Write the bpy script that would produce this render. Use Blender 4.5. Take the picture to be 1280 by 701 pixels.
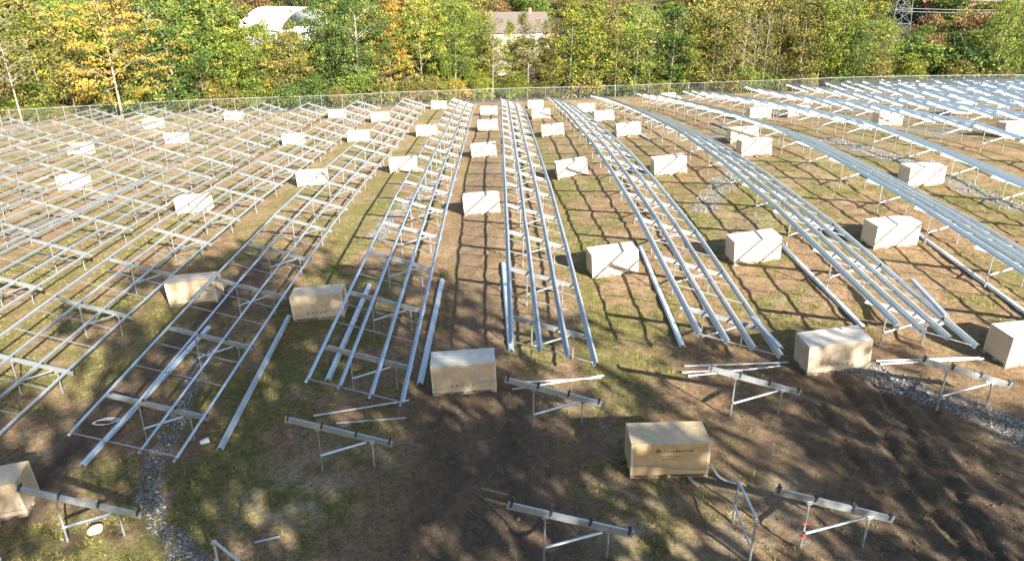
import bpy, math, random
import numpy as np
rad = math.radians
scene = bpy.context.scene
for o in list(bpy.data.objects): bpy.data.objects.remove(o)
COL = scene.collection

# ------------------------------------------------------------------ camera
cam_d = bpy.data.cameras.new('camera'); cam = bpy.data.objects.new('camera', cam_d); COL.objects.link(cam)
cam_d.sensor_width = 36.0; cam_d.lens = 880.0/1280.0*36.0
cam_d.clip_start = 0.2; cam_d.clip_end = 3000
cam.location = (0, 0, 13.5)
cam.rotation_euler = (rad(90-22.8), 0, rad(-1.15))
scene.camera = cam
# ------------------------------------------------------------------ sky, sun, exposure
SUN = np.array([1.12, -1.75, 1.0]); SUN = SUN/np.linalg.norm(SUN)
SUN_EL = math.asin(SUN[2]); SUN_AZ = math.atan2(SUN[0], SUN[1])
w = bpy.data.worlds.new('World'); scene.world = w; w.use_nodes = True
nt = w.node_tree; nt.nodes.clear()
sky = nt.nodes.new('ShaderNodeTexSky'); sky.sky_type = 'NISHITA'; sky.sun_disc = False
sky.sun_elevation = SUN_EL; sky.sun_rotation = SUN_AZ; sky.air_density = 1.0; sky.dust_density = 1.2; sky.ozone_density = 1.2
bg = nt.nodes.new('ShaderNodeBackground'); bg.inputs['Strength'].default_value = 0.062
wo = nt.nodes.new('ShaderNodeOutputWorld')
nt.links.new(sky.outputs[0], bg.inputs[0]); nt.links.new(bg.outputs[0], wo.inputs[0])
sd = bpy.data.lights.new('sun', 'SUN'); sd.energy = 5.0; sd.angle = rad(0.55); sd.color = (1.0, 0.93, 0.80)
so = bpy.data.objects.new('sun', sd); COL.objects.link(so)
so.rotation_euler = (math.pi/2-SUN_EL, 0, math.pi-SUN_AZ); so.location = (60, -90, 60)
scene.view_settings.view_transform = 'Standard'; scene.view_settings.look = 'None'
scene.view_settings.gamma = 1.0; scene.view_settings.use_curve_mapping = False
scene.view_settings.exposure = 2.1

# ------------------------------------------------------------------ surveyed data (world metres)
CP = [(8.8, 104.4, -3.55), (8.8, 73.0, -0.86), (8.8, 62.5, -0.36), (8.8, 53.2, 0.26), (8.8, 42.9, 0.28), (8.8, 24.1, -0.41), (8.8, 22.7, -0.31), (15.6, 108.8, -4.08), (15.6, 62.9, 0.35), (15.6, 52.8, 0.97), (15.6, 42.6, 1.12), (15.6, 32.6, 0.93), (15.6, 27.2, 0.49), (15.6, 23.4, 0.40), (15.6, 22.2, 0.27), (22.5, 108.9, -3.68), (22.5, 76.5, -0.39), (22.5, 58.9, 1.03), (22.5, 48.3, 1.53), (22.5, 43.1, 1.33), (22.5, 37.5, 1.45), (22.5, 33.8, 1.25), (22.5, 29.6, 0.98), (22.5, 25.6, 0.70), (29.4, 108.9, -3.50), (29.4, 83.4, -0.59), (29.4, 71.5, 0.53), (29.4, 60.5, 1.30), (29.4, 51.0, 1.96), (29.4, 44.7, 1.78), (29.4, 38.9, 1.66), (36.2, 99.8, -1.55), (36.2, 85.5, -0.84), (36.2, 74.9, 0.24), (36.2, 58.7, 1.61), (36.2, 50.9, 2.15), (36.2, 45.7, 2.01), (43.0, 104.7, -1.94), (49.9, 109.7, -2.40), (56.8, 117.2, -2.96), (-4.9, 107.8, -4.35), (-4.9, 20.5, -0.76), (-11.8, 101.3, -3.39), (-11.8, 18.4, -1.46), (-18.6, 98.3, -3.89), (-18.6, 61.5, -2.40), (-18.6, 56.9, -2.21), (-18.6, 51.3, -1.91), (-18.6, 46.7, -1.76), (-18.6, 40.9, -1.67), (-18.6, 36.3, -1.64), (-18.6, 30.7, -1.64), (-18.6, 26.2, -1.74), (-25.4, 51.0, -2.33), (-25.4, 46.6, -2.19), (-25.4, 40.6, -2.14), (-32.3, 66.8, -3.21), (-32.3, 61.2, -3.17), (-32.3, 56.7, -3.21), (-32.3, 51.0, -3.02), (-39.1, 60.9, -3.08), (-59.7, 93.7, -4.06), (2.0, 22.5, -0.50), (2.0, 35.0, -0.30), (2.0, 45.0, -0.35), (2.0, 55.0, -0.90), (2.0, 75.0, -1.95), (2.0, 105.0, -3.85), (-30.0, 0.0, -2.00), (0.0, 0.0, -0.90), (30.0, 0.0, 0.30), (-30.0, -40.0, -2.00), (0.0, -40.0, -0.90), (30.0, -40.0, 0.30), (80.0, 0.0, 1.20), (-80.0, 0.0, -3.20), (80.0, 40.0, 2.60), (-80.0, 40.0, -3.40), (-62.0, 50.0, -3.00), (-70.0, 100.0, -4.40), (-65.0, 128.0, -5.20), (-30.0, 128.0, -5.20), (0.0, 128.0, -5.20), (30.0, 128.0, -4.90), (60.0, 130.0, -4.10), (95.0, 130.0, -3.60), (62.0, 60.0, 2.10), (62.0, 90.0, 0.00), (95.0, 90.0, -0.40), (95.0, 60.0, 1.80), (-95.0, 100.0, -4.80), (-95.0, 128.0, -5.50), (130.0, 130.0, -3.60), (130.0, 60.0, 1.50), (-130.0, 60.0, -4.00), (-130.0, 128.0, -6.00)]
BOXES = [(5.81, 33.32), (5.75, 53.55), (5.94, 75.55), (5.63, 92.69), (5.93, 112.17), (-1.07, 45.59), (-1.29, 66.75), (-1.16, 84.19), (-1.24, 100.25), (-1.33, 23.24), (-8.39, 62.07), (-8.25, 82.58), (-9.18, 112.32), (-8.45, 30.49), (-15.54, 58.08), (-15.89, 80.93), (-15.73, 96.14), (-23.20, 80.54), (-22.73, 101.80), (-15.47, 33.27), (-22.50, 50.76), (-37.37, 82.70), (-37.29, 101.53), (-37.17, 60.98), (-45.02, 76.47), (-45.42, 94.57), (-15.31, 17.72), (12.91, 33.24), (12.49, 50.34), (12.87, 69.59), (12.71, 85.31), (12.35, 99.73), (12.70, 23.40), (20.10, 33.86), (21.20, 60.55), (19.91, 53.98), (19.76, 23.01), (27.11, 43.65), (28.81, 78.18), (33.37, 79.06), (30.17, 127.50), (37.25, 67.23), (42.38, 57.23), (48.74, 74.64), (5.20, 18.11)]
LOOSE = [(7.73, 36.08, 7.52, 25.45), (-9.57, 20.10, -9.95, 30.30), (-3.07, 23.44, -2.92, 33.55), (-6.73, 24.01, -6.69, 33.58), (-14.07, 19.72, -13.54, 29.72), (0.48, 25.66, 0.24, 35.42), (14.76, 34.37, 15.04, 25.70), (22.13, 34.78, 21.98, 25.70), (10.96, 27.28, 11.23, 24.68), (19.22, 30.57, 18.67, 26.16), (14.03, 71.46, 14.22, 65.29), (22.97, 75.10, 22.37, 66.57)]
RODS = [(-6.74, 21.67, -3.34, 22.29), (-5.81, 21.14, -3.33, 21.20), (0.46, 22.82, 4.03, 23.56), (0.77, 23.25, 3.91, 23.39), (7.23, 23.96, 11.18, 23.68), (7.04, 23.48, 10.33, 23.44), (7.19, 23.20, 10.81, 23.51), (14.33, 23.19, 18.24, 23.01), (14.37, 22.97, 18.23, 22.90), (-6.99, 15.65, -6.31, 15.81)]
GRAVEL = [[(-12.7, 27.4), (-12.1, 23.6), (-11.8, 20.4), (-11.0, 18.1), (-10.0, 16.5), (-8.6, 15.1)], [(13.3, 23.3), (14.4, 21.8), (15.7, 20.2), (17.0, 18.5)], [(12.6, 41.3), (15.6, 47.2), (18.3, 51.3)], [(28.7, 50.7), (29.3, 44.7), (30.0, 38.0)], [(28.2, 58.9), (28.6, 49.5)], [(-7.6, 41.1), (-7.0, 48.0), (-5.4, 56.0)], [(-33.1, 57.8), (-33.1, 53.0), (-34.9, 49.0)], [(4.5, 16.1), (6.2, 15.6), (8.8, 16.5)]]
RUTS = [[(12.4, 22.7), (12.5, 19.2), (12.2, 15.9), (12.2, 13.7)], [(13.7, 21.9), (13.3, 18.3), (13.0, 15.1), (12.9, 13.7)], [(-13.5, 38.0), (-14.9, 27.4), (-15.1, 21.0), (-15.1, 17.7)], [(-1.9, 22.3), (-1.6, 17.9), (-1.8, 14.6)], [(0.0, 22.2), (0.4, 17.7), (0.5, 14.5)]]
RUTS += [[(11.1, 22.4), (11.2, 18.5), (10.9, 15.0), (10.9, 13.8)], [(14.7, 20.8), (14.2, 17.0), (14.0, 14.8)]]

FENCE_LINE = [(-110, 89), (-82, 94), (-66, 98), (-55, 103), (-47, 107.5), (-36, 111), (-24, 113.5), (-15, 118.5), (0, 124), (17, 127.5), (29, 128.5), (40, 128), (51, 127), (61, 129), (75, 128), (93, 127), (135, 127)]
rng = np.random.default_rng(7); random.seed(7)
# ------------------------------------------------------------------ terrain height
_C = np.array(CP); _S = 50.0; _A = _C[:, :2]/_S; _n = len(_A)
def _phi(r): return np.where(r > 1e-9, r*r*np.log(np.maximum(r, 1e-9)), 0)
_K = _phi(np.linalg.norm(_A[:, None]-_A[None], axis=2))+np.eye(_n)*0.012
_P = np.c_[np.ones(_n), _A]
_W = np.linalg.solve(np.block([[_K, _P], [_P.T, np.zeros((3, 3))]]), np.r_[_C[:, 2], 0, 0, 0])
def sstep(a, b, x):
    t = np.clip((x-a)/(b-a), 0, 1); return t*t*(3-2*t)
def base_z(x, y):
    x = np.asarray(x, float); y = np.asarray(y, float)
    xs = np.clip(x, -130, 130); ys = np.clip(y, -40, 132)
    p = np.stack(np.broadcast_arrays(xs, ys), -1)/_S
    out = np.empty(p.shape[:-1]); f = p.reshape(-1, 2); o = np.empty(len(f))
    for i in range(0, len(f), 20000):
        q = f[i:i+20000]
        o[i:i+20000] = _phi(np.linalg.norm(q[:, None]-_A, axis=-1))@_W[:_n]+_W[_n]+q@_W[_n+1:]
    out = o.reshape(p.shape[:-1])
    far = sstep(128, 160, y)
    hill = -7.5+sstep(190, 460, y)*30+sstep(60, 160, x)*sstep(150, 260, y)*6
    return out*(1-far)+far*hill
def vnoise(x, y, seed=0):
    xi = np.floor(x).astype(np.int64); yi = np.floor(y).astype(np.int64)
    fx = x-xi; fy = y-yi; fx = fx*fx*(3-2*fx); fy = fy*fy*(3-2*fy)
    def h(a, b):
        n = (a*374761393+b*668265263+seed*974634777) & 0x7fffffff
        n = ((n ^ (n >> 13))*1274126177) & 0x7fffffff
        return ((n ^ (n >> 16)) & 0xffff)/65535.0
    return (h(xi, yi)*(1-fx)+h(xi+1, yi)*fx)*(1-fy)+(h(xi, yi+1)*(1-fx)+h(xi+1, yi+1)*fx)*fy
def fbm(x, y, s, seed=0, oct=4):
    v = 0; a = .5; t = 0
    for i in range(oct):
        v = v+a*vnoise(x/s, y/s, seed+i); t += a; a *= .5; s *= .5
    return v/t
def seg_dist(x, y, line):
    d = np.full(x.shape, 1e9)
    for (ax, ay), (bx, by) in zip(line[:-1], line[1:]):
        vx, vy = bx-ax, by-ay; L = vx*vx+vy*vy
        t = np.clip(((x-ax)*vx+(y-ay)*vy)/L, 0, 1)
        d = np.minimum(d, np.hypot(x-ax-t*vx, y-ay-t*vy))
    return d
ROW_PITCH = 6.85; ROW_X0 = 0.35
def relief(x, y):
    """small bumps, clods and wheel ruts on top of the surveyed height"""
    near = 1-sstep(40, 70, y)*0.6
    z = (fbm(x, y, 2.6, 3)-.5)*0.16+(fbm(x, y, .62, 9, 3)-.5)*0.15*near
    mud = mud_mask(x, y); z = z+post_spoil(x, y, .2)*.09*(.4+fbm(x, y, .2, 260, 2))
    z = z+(fbm(x, y, .3, 21, 3)-.5)*0.05*mud
    for i, r in enumerate(RUTS):
        j = (fbm(x, y, 1.5, 40+i)-.5)*.5
        d = seg_dist(x+j, y, r)
        dep = .10 if i < 2 else .05 if i < 5 else .06
        z = z-dep*np.exp(-(d/.16)**4)+dep*.75*np.exp(-((d-.34)/.12)**2)*(.4+1.2*fbm(x, y, .45, 170+i, 2))
    return z
def mud_mask(x, y):
    m = np.zeros(np.broadcast(x, y).shape)
    for i, r in enumerate(RUTS):
        d = seg_dist(x+(fbm(x, y, 2, 60+i)-.5)*1.6, y, r)
        m = np.maximum(m, np.exp(-(d/(1.5 if i != 2 else .8))**2))
    m = np.maximum(m, np.exp(-(((x-.0)/3.0)**2+((y-16)/6.0)**2))*.9)
    m = np.maximum(m, np.exp(-(((x-11)/5.0)**2+((y-17)/5.0)**2))*.8)
    m = np.maximum(m, np.exp(-((x+1.2+(fbm(x, y, 6, 77)-.5)*2)/1.6)**2)*sstep(22, 30, y)*.55)
    return np.clip(np.maximum(m*(.55+.9*fbm(x, y, 1.7, 81)), post_spoil(x, y, .3)*.8), 0, 1)
FG_POSTS = [(ROW_X0+ROW_PITCH*r-.15+px, y) for r, y in ((-2, 16.16), (-1, 18.63), (0, 20.34), (0, 14.32), (1, 20.55), (1, 14.41), (2, 20.07)) for px in (.94, 2.6)]
def post_spoil(x, y, w_):
    m = np.zeros(np.broadcast(x, y).shape)
    for px, py in FG_POSTS: m = np.maximum(m, np.exp(-(((x-px)/w_)**2+((y-py)/w_)**2)))
    return m
def gravel_mask(x, y):
    m = np.zeros(np.broadcast(x, y).shape)
    wd = [.45, .75, .9, 1.0, 1.2, .6, .8, .8]
    for i, r in enumerate(GRAVEL[:7]):
        d = seg_dist(x+(fbm(x, y, 1.4, 90+i)-.5)*1.2, y+(fbm(x, y, 1.2, 95+i)-.5)*1.2, r)
        m = np.maximum(m, sstep(1.15, .55, d/wd[i]))*1.0
    m = np.maximum(m, .75*sstep(.62, .72, fbm(x, y, 7, 120))*sstep(6, 18, x)*sstep(34, 45, y))
    return np.clip(m*(.55+.7*fbm(x, y, .8, 99)), 0, 1)
def grass_mask(x, y):
    n = fbm(x, y, 5.5, 130)*.34+fbm(x, y, 1.3, 140)*.42+fbm(x, y, .4, 145, 2)*.24
    rowp = ((x-ROW_X0)/ROW_PITCH) % 1.0
    strip = np.exp(-((rowp-.62)/.12)**2)*.10*sstep(30, 4, x)
    bias = -.012+strip-.06*sstep(6, 16, x)*sstep(30, 20, y)-.09*np.exp(-((x+1.5)/2.2)**2)*sstep(20, 28, y)
    bias = bias+.05*np.exp(-(((x+9.5)/2.0)**2))+.03*np.exp(-(((x-2)/5)**2+((y-25)/5)**2))
    bias = bias-.05*sstep(75, 100, y)
    g = sstep(.42, .60, n+bias)*.9
    return np.clip(g-1.3*mud_mask(x, y), 0, 1)
def dry_lit_mask(x, y):
    m = np.exp(-(((x-7.2)/3.0)**2+((y-15.4)/2.2)**2))*1.1+np.exp(-(((x+6.4)/1.9)**2+((y-17.4)/1.5)**2))+np.exp(-(((x-3.6)/1.3)**2+((y-15.5)/1.5)**2))*.8  # dry straw right of centre; left patch paints a sunlit spot paler
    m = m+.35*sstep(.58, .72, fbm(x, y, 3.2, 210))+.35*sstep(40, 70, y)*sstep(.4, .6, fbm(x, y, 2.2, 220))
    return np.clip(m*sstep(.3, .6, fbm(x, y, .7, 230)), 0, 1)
def gz(x, y):
    return base_z(x, y)+relief(np.asarray(x, float), np.asarray(y, float))
def gz1(x, y): return float(base_z(np.array([x]), np.array([y]))[0])
def gzr(x, y): return float(gz(np.array([x]), np.array([y]))[0])

# ------------------------------------------------------------------ materials
class NT:
    def __init__(s, name):
        s.m = bpy.data.materials.new(name); s.m.use_nodes = True; s.t = s.m.node_tree; s.t.nodes.clear()
        s.o = s.n('ShaderNodeOutputMaterial')
    def n(s, t, **kw):
        n = s.t.nodes.new(t)
        for k, v in kw.items(): setattr(n, k, v)
        return n
    def l(s, a, b): s.t.links.new(a, b)
    def noise(s, scale, detail=4, rough=.6, vec=None):
        n = s.n('ShaderNodeTexNoise'); n.inputs['Scale'].default_value = scale; n.inputs['Detail'].default_value = detail
        n.inputs['Roughness'].default_value = rough
        if vec is not None: s.l(vec, n.inputs['Vector'])
        return n.outputs['Fac']
    def ramp(s, fac, stops):
        r = s.n('ShaderNodeValToRGB'); e = r.color_ramp.elements
        while len(e) < len(stops): e.new(.5)
        for i, (p, c) in enumerate(stops): e[i].position = p; e[i].color = (*c, 1) if len(c) == 3 else c
        s.l(fac, r.inputs[0]); return r.outputs[0]
    def mix(s, fac, a, b, mode='MIX'):
        m = s.n('ShaderNodeMix', data_type='RGBA', blend_type=mode)
        for sock, v in ((m.inputs[0], fac), (m.inputs[6], a), (m.inputs[7], b)):
            if isinstance(v, (int, float)): sock.default_value = v
            elif isinstance(v, tuple): sock.default_value = (*v, 1)
            else: s.l(v, sock)
        return m.outputs[2]
    def bump(s, h, strength=.4, dist=.02):
        b = s.n('ShaderNodeBump'); b.inputs['Strength'].default_value = strength; b.inputs['Distance'].default_value = dist
        s.l(h, b.inputs['Height']); return b.outputs[0]
    def pbr(s, col, rough=.8, metal=0., normal=None, spec=.5, coat=0.):
        p = s.n('ShaderNodeBsdfPrincipled')
        for k, v in (('Base Color', col), ('Roughness', rough), ('Metallic', metal)):
            if isinstance(v, tuple): p.inputs[k].default_value = (*v, 1)
            elif isinstance(v, (int, float)): p.inputs[k].default_value = v
            else: s.l(v, p.inputs[k])
        p.inputs['Specular IOR Level'].default_value = spec
        if coat: p.inputs['Coat Weight'].default_value = coat; p.inputs['Coat Roughness'].default_value = .25
        if normal is not None: s.l(normal, p.inputs['Normal'])
        s.l(p.outputs[0], s.o.inputs[0]); return p
    def obj(s):
        return s.n('ShaderNodeTexCoord').outputs['Object']
    def world(s):
        return s.n('ShaderNodeNewGeometry').outputs['Position']
    def rnd(s): return s.n('ShaderNodeObjectInfo').outputs['Random']

def mat_steel(name, c0, c1, rough, metal):
    t = NT(name); v = t.world()
    sp = t.noise(7, 5, .6, v); fine = t.noise(60, 3, .7, v)
    col = t.ramp(sp, [(.3, c0), (.7, c1)])
    r = t.n('ShaderNodeMapRange'); t.l(fine, r.inputs[0]); r.inputs[3].default_value = rough-.08; r.inputs[4].default_value = rough+.12
    rv = t.mix(t.rnd(), (.86, .86, .86), (1.08, 1.08, 1.08)); col = t.mix(1.0, col, rv, 'MULTIPLY')
    t.pbr(col, r.outputs[0], metal, t.bump(fine, .08, .004)); return t.m
M_RAIL = mat_steel('galvanised_rail', (.50, .55, .58), (.67, .71, .74), .34, .68)
M_BEAM = mat_steel('galvanised_beam', (.42, .46, .49), (.58, .61, .63), .36, .78)
M_POST = mat_steel('galvanised_post', (.34, .36, .37), (.48, .50, .51), .42, .75)
M_CLIP = mat_steel('dark_clip_steel', (.035, .045, .06), (.07, .085, .10), .45, .4)
def mat_simple(name, col, rough=.7, metal=0, coat=0, var=.15, scale=9):
    t = NT(name); v = t.world(); f = t.noise(scale, 5, .65, v)
    a = tuple(c*(1-var) for c in col); b = tuple(min(1, c*(1+var)) for c in col)
    t.pbr(t.ramp(f, [(.3, a), (.7, b)]), rough, metal, t.bump(t.noise(scale*6, 3, .6, v), .15, .01), .4, coat); return t.m
def mat_card(name='film_wrapped_cardboard', pale=0.0):
    t = NT(name); v = t.obj()
    f = t.noise(2.2, 6, .6, v)
    mp = t.n('ShaderNodeMapping'); t.l(v, mp.inputs[0]); mp.inputs['Scale'].default_value = (.6, .6, 14)
    st = t.noise(2.0, 4, .6, mp.outputs[0])
    col = t.ramp(f, [(.25, (.37, .26, .135)), (.55, (.49, .355, .195)), (.8, (.55, .42, .25))])
    col = t.mix(t.ramp(st, [(.45, (0, 0, 0)), (.75, (.3, .3, .3))]), col, (.64, .56, .43))
    col = t.mix(1.0, col, t.mix(t.rnd(), (.93, .92, .90), (1.06, 1.06, 1.08)), 'MULTIPLY')
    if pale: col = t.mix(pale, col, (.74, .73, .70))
    t.pbr(col, .42, 0, t.bump(t.noise(5, 5, .65, v), .35, .02), .5, .35); return t.m
M_CARD = mat_card()
M_LITCARD = mat_card('sunlit_film_cardboard', .28)  # sun glare on the wrapped cartons, painted in as a whiter base
M_DULLCARD = mat_card('grey_film_cardboard', .10)
M_LID = mat_simple('cardboard_lid', (.54, .465, .355), .45, 0, .35, .15, 4)
M_PALELID = mat_simple('pale_lid', (.55, .50, .42), .4, 0, .35, .15, 4)
M_TANLID = mat_simple('tan_cardboard_lid', (.50, .38, .22), .45, 0, .35, .15, 4)
M_EDGE = mat_simple('edge_board', (.55, .47, .35), .55, 0, .2, .1)
M_PALLET = mat_simple('pallet_wood', (.34, .25, .16), .8, 0, 0, .3, 14)
M_INK = mat_simple('black_print', (.035, .03, .03), .6)
M_STRAP = mat_simple('plastic_strap', (.62, .62, .60), .35)
M_WHITE = mat_simple('white_plastic', (.72, .73, .74), .4, 0, 0, .08)
M_RED = mat_simple('red_tape', (.55, .06, .05), .5)
M_ROCK = mat_simple('pale_rock', (.46, .43, .37), .9, 0, 0, .25, 6)
M_TAN = mat_simple('tan_sandstone', (.52, .43, .28), .9, 0, 0, .2, 9)
M_BLACK = mat_simple('black_geotextile', (.03, .03, .032), .8)
def mat_film():
    t = NT('clear_film'); p = t.n('ShaderNodeBsdfPrincipled'); p.inputs['Base Color'].default_value = (.85, .86, .87, 1)
    p.inputs['Roughness'].default_value = .22
    tr = t.n('ShaderNodeBsdfTransparent'); mx = t.n('ShaderNodeMixShader')
    f = t.ramp(t.noise(5, 4, .6, t.obj()), [(.35, (.03, .03, .03)), (.7, (.22, .22, .22))]); t.l(f, mx.inputs[0])
    t.l(tr.outputs[0], mx.inputs[1]); t.l(p.outputs[0], mx.inputs[2]); t.l(mx.outputs[0], t.o.inputs[0]); return t.m
M_FILM = mat_film()
M_TAIL = mat_simple('cloudy_film', (.24, .24, .235), .25, 0, .3, .15, 20)
def mat_ground():
    t = NT('field_ground'); v = t.world()
    at = t.n('ShaderNodeVertexColor', layer_name='cover'); sep = t.n('ShaderNodeSeparateColor'); t.l(at.outputs[0], sep.inputs[0])
    n1 = t.noise(.45, 6, .62, v); n2 = t.noise(3.2, 6, .7, v); n3 = t.noise(16, 5, .75, v); n4 = t.noise(55, 3, .7, v)
    soil = t.ramp(n2, [(.25, (.165, .100, .056)), (.5, (.30, .195, .112)), (.78, (.45, .325, .20))])
    soil = t.mix(t.ramp(n1, [(.4, (0, 0, 0)), (.65, (.55, .55, .55))]), soil, (.40, .275, .165))
    straw = t.ramp(n3, [(.52, (0, 0, 0)), (.66, (.75, .75, .75))])
    soil = t.mix(straw, soil, (.55, .45, .30))
    dk = t.ramp(n4, [(.34, (.36, .34, .32)), (.54, (1, 1, 1))]); soil = t.mix(.85, soil, dk, 'MULTIPLY')
    n5 = t.noise(6.5, 7, .78, v); dk2 = t.ramp(n5, [(.36, (.42, .39, .36)), (.56, (1.08, 1.06, 1.03))]); soil = t.mix(.9, soil, dk2, 'MULTIPLY')
    gr = t.ramp(n3, [(.3, (.075, .085, .023)), (.5, (.175, .178, .050)), (.7, (.35, .30, .12))])
    gr = t.mix(t.ramp(n2, [(.45, (0, 0, 0)), (.7, (.6, .6, .6))]), gr, (.37, .29, .15))
    gr = t.mix(.75, gr, dk, 'MULTIPLY'); gr = t.mix(.8, gr, dk2, 'MULTIPLY')
    def fac(ch, k=.55):
        m = t.n('ShaderNodeMath', operation='MULTIPLY_ADD'); t.l(n3, m.inputs[0]); m.inputs[1].default_value = k
        s2 = t.n('ShaderNodeMath', operation='SUBTRACT'); t.l(ch, s2.inputs[0]); s2.inputs[1].default_value = k*.5
        t.l(s2.outputs[0], m.inputs[2]); m.use_clamp = True
        mult = t.n('ShaderNodeMath', operation='MULTIPLY', use_clamp=True); t.l(m.outputs[0], mult.inputs[0]); t.l(t.ramp(ch, [(.0, (0, 0, 0)), (.12, (1, 1, 1))]), mult.inputs[1])
        return mult.outputs[0]
    col = t.mix(fac(sep.outputs[0]), soil, gr)
    dr = t.n('ShaderNodeAttribute', attribute_name='dry'); drc = t.ramp(n5, [(.32, (.16, .12, .07)), (.5, (.38, .30, .19)), (.7, (.58, .48, .32))])  # dry straw tone, also used for the painted sunlit patch
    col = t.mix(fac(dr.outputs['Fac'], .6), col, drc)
    mud = t.ramp(n2, [(.3, (.085, .060, .040)), (.7, (.18, .132, .090))])
    mud = t.mix(t.ramp(n3, [(.55, (0, 0, 0)), (.7, (.6, .6, .6))]), mud, (.32, .25, .17))
    col = t.mix(fac(sep.outputs[2], .4), col, mud)
    vo = t.n('ShaderNodeTexVoronoi'); vo.inputs['Scale'].default_value = 13; t.l(v, vo.inputs['Vector'])
    sv = t.n('ShaderNodeSeparateColor'); t.l(vo.outputs['Color'], sv.inputs[0])
    gv = t.ramp(sv.outputs[0], [(0, (.24, .225, .205)), (.5, (.40, .38, .35)), (1, (.60, .575, .54))])
    gv = t.mix(t.ramp(vo.outputs['Distance'], [(.25, (0, 0, 0)), (.6, (.8, .8, .8))]), gv, (.07, .06, .05))
    col = t.mix(fac(sep.outputs[1], .5), col, gv)
    wd = t.n('ShaderNodeAttribute', attribute_name='litter')
    lit = t.ramp(n2, [(.3, (.035, .032, .016)), (.55, (.07, .062, .028)), (.8, (.12, .10, .05))]); col = t.mix(wd.outputs['Fac'], col, lit)
    hs = t.n('ShaderNodeMath', operation='MULTIPLY_ADD'); t.l(n4, hs.inputs[0]); hs.inputs[1].default_value = .6; t.l(n3, hs.inputs[2])
    t.pbr(col, .95, 0, t.bump(hs.outputs[0], 1.0, .09), .15); return t.m
M_GROUND = mat_ground()
def mat_leaf(name, stops, transl=.18):
    t = NT(name); a = t.n('ShaderNodeAttribute', attribute_name='tint')
    col = t.ramp(a.outputs['Fac'], stops)
    col = t.mix(1.0, col, t.mix(t.rnd(), (.80, .84, .8), (1.15, 1.1, 1.1)), 'MULTIPLY')
    d = t.n('ShaderNodeBsdfPrincipled'); t.l(col, d.inputs['Base Color']); d.inputs['Roughness'].default_value = .6; d.inputs['Specular IOR Level'].default_value = .25
    tr = t.n('ShaderNodeBsdfTranslucent'); t.l(col, tr.inputs[0])
    mx = t.n('ShaderNodeMixShader'); mx.inputs[0].default_value = transl
    t.l(d.outputs[0], mx.inputs[1]); t.l(tr.outputs[0], mx.inputs[2]); t.l(mx.outputs[0], t.o.inputs[0]); return t.m
LEAF = {
 'dark': mat_leaf('leaf_dark_green', [(0, (.028, .055, .014)), (.5, (.065, .115, .024)), (.85, (.13, .18, .034)), (1, (.24, .24, .055))]),
 'green': mat_leaf('leaf_mid_green', [(0, (.05, .085, .016)), (.5, (.125, .175, .028)), (.85, (.21, .25, .04)), (1, (.34, .32, .06))]),
 'lime': mat_leaf('leaf_yellow_green', [(0, (.05, .08, .014)), (.45, (.13, .165, .024)), (.8, (.27, .27, .035)), (1, (.44, .37, .045))]),
 'gold': mat_leaf('leaf_golden', [(0, (.18, .13, .03)), (.4, (.38, .26, .05)), (.75, (.50, .35, .07)), (1, (.46, .24, .055))]),
 'orange': mat_leaf('leaf_orange', [(0, (.14, .12, .03)), (.4, (.30, .22, .04)), (.75, (.46, .27, .045)), (1, (.46, .18, .04))]),
 'olive': mat_leaf('leaf_olive_brown', [(0, (.06, .065, .02)), (.45, (.145, .14, .036)), (.8, (.25, .215, .055)), (1, (.36, .26, .08))]),
 'rust': mat_leaf('leaf_rust', [(0, (.12, .08, .035)), (.5, (.22, .13, .06)), (1, (.34, .19, .09))]),
}
M_BARK = mat_simple('grey_bark', (.20, .17, .13), .95, 0, 0, .3, 3)
M_PALEBARK = mat_simple('pale_bark', (.24, .21, .165), .95, 0, 0, .25, 3)
M_GRASS = mat_leaf('grass_blade', [(0, (.09, .11, .025)), (.45, (.18, .19, .045)), (.75, (.33, .29, .11)), (1, (.48, .39, .21))], .25)
M_STRAW = mat_leaf('dry_straw', [(0, (.20, .15, .09)), (.5, (.34, .27, .17)), (1, (.48, .41, .29))], .1)
M_STONE = mat_leaf('crushed_stone', [(0, (.14, .13, .12)), (.5, (.28, .265, .245)), (1, (.46, .44, .41))], 0.0)
M_CLOD = mat_leaf('soil_clod', [(0, (.06, .042, .026)), (.6, (.16, .115, .075)), (1, (.24, .18, .12))], 0.0)

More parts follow.
